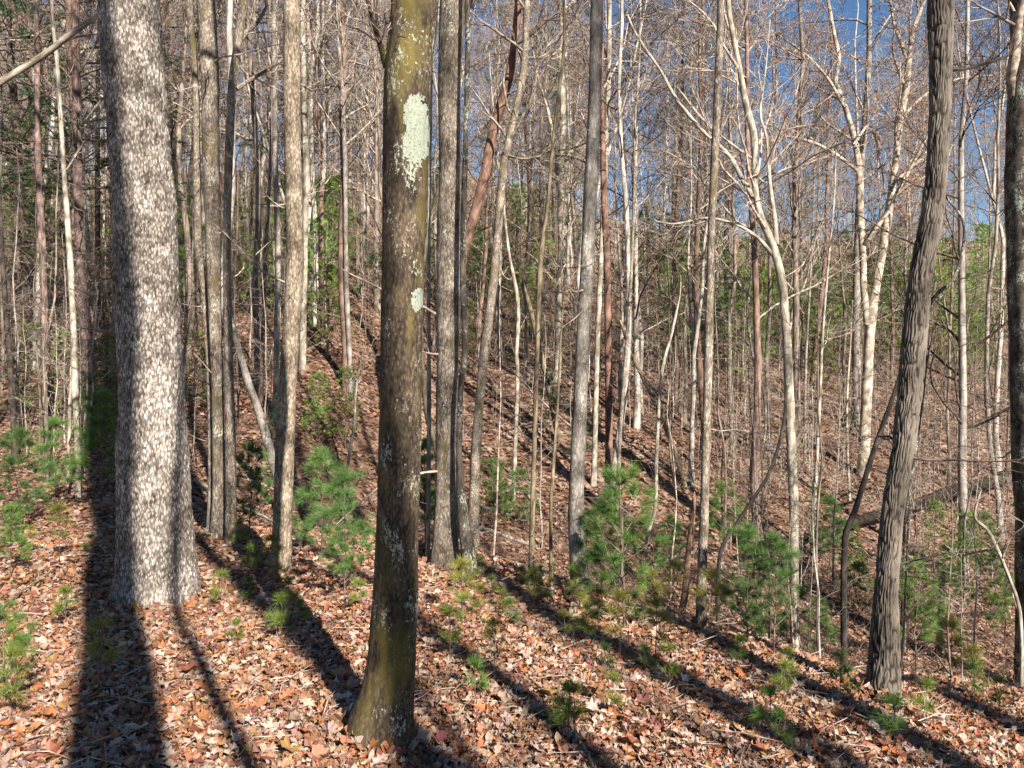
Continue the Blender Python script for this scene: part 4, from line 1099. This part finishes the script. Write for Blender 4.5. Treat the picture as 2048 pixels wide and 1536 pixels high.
while n < 300:
    x, y = spread(r, 14, 72, .95)
    if any((x - a) ** 2 + (y - b) ** 2 < .9 for a, b in taken): continue
    px = 1024 + F * x / y
    if px > 1200 and y > 30 and r.random() < .55: continue          # thinner wood on the right, where the sky shows
    if 1655 < px < 1800 and y < 21: continue
    if 1655 < px < 1800 and r.random() < .5: continue
    taken.append((x, y)); n += 1
    k = int(r.integers(0, 12))
    kind = 'rusty-leaved' if k % 5 == 2 else ['pale-barked', 'pale-barked', 'brown-barked', 'pale-barked', 'reddish-barked', 'brown-barked'][k % 6]
    if k % 4 == 1: kind = 'forked ' + kind
    place_bare(k, (x, y, gz(x, y)), r.uniform(0, 6.28), r.uniform(.7, 1.1), 'bare_tree',
               'slender %s tree among many on the far slope' % kind, '%s trees on the far slope' % kind)
# saplings: whips with fine, nearly level twigs
def sapling(seed, H, rad):
    r = rs(seed); K = 10; t = np.linspace(0, 1, K)
    off = np.cumsum(r.normal(0, .03 * H / 4, (K, 2)), 0); off -= off[0]
    P = np.concatenate([off, (t * (H + .1) - .1)[:, None]], 1)[None]; R = (rad * (1 - .8 * t))[None]
    tr = MB().tubes(P, R, 6)
    a, ar = grow(r, P, R, 16, .2, .97, (H * .12, H * .30), (45, 85), 6, .03, .14, .45, .003)
    b, b2 = grow(r, a, ar, 60, .15, 1, (H * .05, H * .13), (25, 60), 4, .02, .15, .6, .0022)
    c, c2 = grow(r, b, b2, 120, .2, 1, (H * .02, H * .06), (25, 60), 3, .02, .15, .7, .002)
    return tr, MB().tubes(a, ar, 4).tubes(b, b2, 3).tubes(c, c2, 3)
SAPL = []
for i in range(8):
    H = rs(500 + i).uniform(2.6, 6.0)
    tr, cr = sapling(520 + i, H, .0045 * H)
    SAPL.append((tr.mesh('trunk', M[['far1', 'far2', 'far1', 'twig'][i % 4]], color=False), cr.mesh('crown', M[['twig', 'twigdark'][i % 2]], color=False), None, H))
r = rs(402); n = 0
while n < 295:
    x, y = spread(r, 9.5, 30, 1.0)
    px = 1024 + F * x / y
    if 620 < px < 1400 and y < 20 and r.random() < .7: continue
    if 230 < px < 1450 and r.random() < .5: continue
    if 1670 < px < 1790 and y < 20: continue
    n += 1
    k = int(r.integers(0, 8)); kind = ['pale', 'dark'][k % 2]
    place_bare(k, (x, y, gz(x, y)), r.uniform(0, 6.28), r.uniform(.6, 1.1), 'bare_sapling',
               'thin leafless sapling with %s twigs in the far slope undergrowth' % kind, '%s-twigged saplings on the far slope' % kind, 'sapling', SAPL)

# the wood further up the hill reads as one mass
def far_wood():
    r = rs(405); lib = []
    for i in range(8):
        K = 8; t = np.linspace(0, 1, K); H = 15
        off = np.cumsum(r.normal(0, .09, (K, 2)), 0); off -= off[0]
        P = np.concatenate([off, (t * (H + .3) - .3)[:, None]], 1)[None]; R = (.10 * (1 - .85 * t))[None]
        a, ar = grow(r, P, R, 15, .3, .97, (H * .10, H * .24), (35, 70), 4, .06, .15, .42, .017)
        b, b2 = grow(r, a, ar, 52, .15, 1, (H * .05, H * .12), (25, 60), 3, .03, .17, .6, .014)
        lib.append((MB().tubes(P, R, 5).arrays(), MB().tubes(a, ar, 3).tubes(b, b2, 3).arrays()))
    tm = MB(); cm = MB(); k = 0
    while k < 330:
        y = r.uniform(58, 118); x = r.uniform(-.8, .8) * y
        if x > 0.15 * y and r.random() < .3: continue
        k += 1
        (tv, tq, _, _), (cv, cq, _, _) = lib[r.integers(0, 8)]
        a = r.uniform(0, 6.28); s = r.uniform(.45, .9)
        R = np.array([[math.cos(a), -math.sin(a), 0], [math.sin(a), math.cos(a), 0], [0, 0, 1]]) * s
        o = np.array([x, y, gz(x, y)])
        tm.add(tv @ R.T + o, tq); cm.add(cv @ R.T + o, cq)
    root = tag(empty('far_wood', (0, 80, gz(0, 80))), 'dense mass of bare trees along the ridge top', 'woodland', kind='stuff')
    for nme, b, m in (('trunk', tm, 'far1'), ('crown', cm, 'twig')):
        o = obj(nme, b.mesh(nme, M[m], color=False), root); o.location = -root.location; o['kind'] = 'stuff'

def undergrowth():
    """leafless brush over the far slope: arching whips with side twigs, too tangled to count"""
    r = rs(411); n = 1350
    y = 17 + 90 * r.random(n) ** 1.25; x = r.uniform(-.74, .74, n) * y
    px = 1024 + F * x / y
    keep = ~((px > 600) & (px < 1400) & (y < 26) & (r.random(n) < .75)); x, y = x[keep], y[keep]; n = len(x)
    base = np.stack([x, y, ground(x, y) - .05], -1)
    m = 5; st = np.repeat(base, m, 0) + np.concatenate([r.normal(0, .12, (n * m, 2)), np.zeros((n * m, 1))], 1)
    yy = np.repeat(y, m)
    d = norm(np.stack([r.normal(0, .4, n * m), r.normal(0, .4, n * m), np.ones(n * m)], -1))
    L = r.uniform(.7, 2.4, n * m) * (1 + yy / 60); out = [st]; cur = st
    for k in range(3):
        d = norm(d + r.normal(0, .18, d.shape) - np.array([0, 0, .08])); cur = cur + d * (L / 3)[:, None]; out.append(cur)
    P = np.stack(out, 1); R = (.00024 * np.maximum(yy, 20))[:, None] * np.linspace(1, .4, 4)[None]
    b, b2 = grow(r, P, R, n * m * 2, .2, 1, (.35, 1.3), (30, 70), 3, .02, .15, .7, .004)
    mb = MB().tubes(P, R, 3).tubes(b, b2, 3)
    o = obj('undergrowth', mb.mesh('undergrowth', M['twig'], color=False))
    tag(o, 'tangled leafless brush covering the far slope', 'undergrowth', kind='stuff')
    # dead brush choking the hollow
    n = 340; y = r.uniform(7.8, 14.5, n); x = r.uniform(-.12, .72, n) * y
    ye = np.clip(6.9 - .75 * x, 5.0, 8.2); k = y > ye + 1.4; x, y = x[k], y[k]; n = len(x); m = 6
    st = np.repeat(np.stack([x, y, ground(x, y) - .03], -1), m, 0) + np.concatenate([r.normal(0, .2, (n * m, 2)), np.zeros((n * m, 1))], 1)
    d = norm(np.stack([r.normal(0, 1., n * m), r.normal(0, 1., n * m), r.uniform(.15, 1.1, n * m)], -1))
    L = r.uniform(.3, 1.1, n * m); out = [st]; cur = st
    for q in range(3):
        d = norm(d + r.normal(0, .25, d.shape) - np.array([0, 0, .12])); cur = cur + d * (L / 3)[:, None]; out.append(cur)
    P = np.stack(out, 1); P[:, :, 2] = np.maximum(P[:, :, 2], ground(P[:, :, 0], P[:, :, 1]) + .01)
    R = .0045 * np.linspace(1, .4, 4)[None] * r.uniform(.6, 1.6, (n * m, 1))
    b, b2 = grow(r, P, R, n * m * 2, .2, 1, (.12, .5), (30, 70), 3, .0, .2, .7, .0018)
    o = obj('hollow_brush', MB().tubes(P, R, 3).tubes(b, b2, 3).mesh('hollow_brush', M['twigdark'], color=False))
    tag(o, 'dark dead brush choking the hollow below the shelf', 'brush', kind='stuff')
undergrowth()
far_wood()

# ------------------------------------------------------------------ trees behind the viewpoint, whose shadows cross the leaves
def caster(gx, gy, back, rad, H, seed, lean=0., ztree=None):
    """a trunk whose shadow crosses ground point (gx, gy); lean tips it sideways per metre of height"""
    d = np.array([math.sin(SUN_AZ), -math.cos(SUN_AZ)]); side = np.array([math.cos(SUN_AZ), math.sin(SUN_AZ)])
    k = (gy - back) / math.cos(SUN_AZ)
    x, y = gx + d[0] * k, gy + d[1] * k
    r = rs(seed); K = 16; t = np.linspace(0, 1, K)
    wob = .05 if ztree is None else .012
    off = np.cumsum(r.normal(0, wob, (K, 2)), 0); off -= off[0]
    z = t * (H + .2) - .2
    zr = 0 if ztree is None else ztree + k * math.tan(SUN_EL)
    off = off + (lean * (z - zr))[:, None] * side[None]
    P = np.concatenate([off, z[:, None]], 1); R = rad * (1 - .7 * t ** 1.5); R[0] *= 1.3
    root = tag(empty('bare_tree', (x + off[0, 0], y + off[0, 1], gz(x, y))), 'tall bare tree behind the viewpoint casting a long shadow', 'tree', 'trees behind the viewpoint')
    P[:, :2] -= off[0]
    obj('trunk', MB().tubes(P[None], R[None], 16).mesh('trunk', M['tan']), root)
    a, ar = grow(r, P[None], R[None], 12, .74, .97, (H * .10, H * .2), (35, 65), 7, .09, .13, .45, .008)
    b, b2 = grow(r, a, ar, 36, .2, 1, (H * .05, H * .1), (25, 60), 5, .04, .15, .55, .005)
    c, c2 = grow(r, b, b2, 100, .2, 1, (H * .02, H * .05), (25, 60), 4, .03, .15, .6, .003)
    obj('crown', MB().tubes(a, ar, 5).tubes(b, b2, 4).tubes(c, c2, 3).mesh('crown', M['twig']), root)
for k, (gx, gy, back, rad, H) in enumerate([(-1.84, 3.4, -4.0, .23, 20), (-1.39, 3.5, -3.2, .055, 14), (.32, 3.3, -6.0, .095, 17), (-.20, 3.3, -10.0, .17, 11.5), (.71, 5.3, -7.5, .12, 18), (1.80, 4.78, -5.0, .11, 18),
        (1.15, 4.0, -9.0, .12, 18), (1.95, 4.1, -6.5, .11, 17), (3.2, 4.6, -8.0, .14, 18), (3.9, 5.2, -5.0, .12, 17), (-3.4, 4.8, -7.0, .05, 14), (2.5, 5.6, -12.0, .14, 19), (5.5, 6.0, -9, .15, 18), (7.5, 6.0, -6, .14, 18), (9.5, 7., -9, .14, 18)]):
    caster(gx, gy, back, rad, H, 700 + k)
def shade(t, off, zt, back, rad, H, lean, seed):
    p = t.location
    caster(p.x + off * math.cos(SUN_AZ), p.y + off * math.sin(SUN_AZ), back, rad, H, seed, lean, zt)
shade(t2, -.015, 1.9, -5.5, .135, 17, -.115, 731)
shade(t4, .075, 1.5, -7.0, .055, 17, -.01, 733)
shade(t3, .10, 2.2, -9.5, .06, 18, .05, 734)
shade(t8, .075, 2.2, -11., .055, 19, .03, 735)
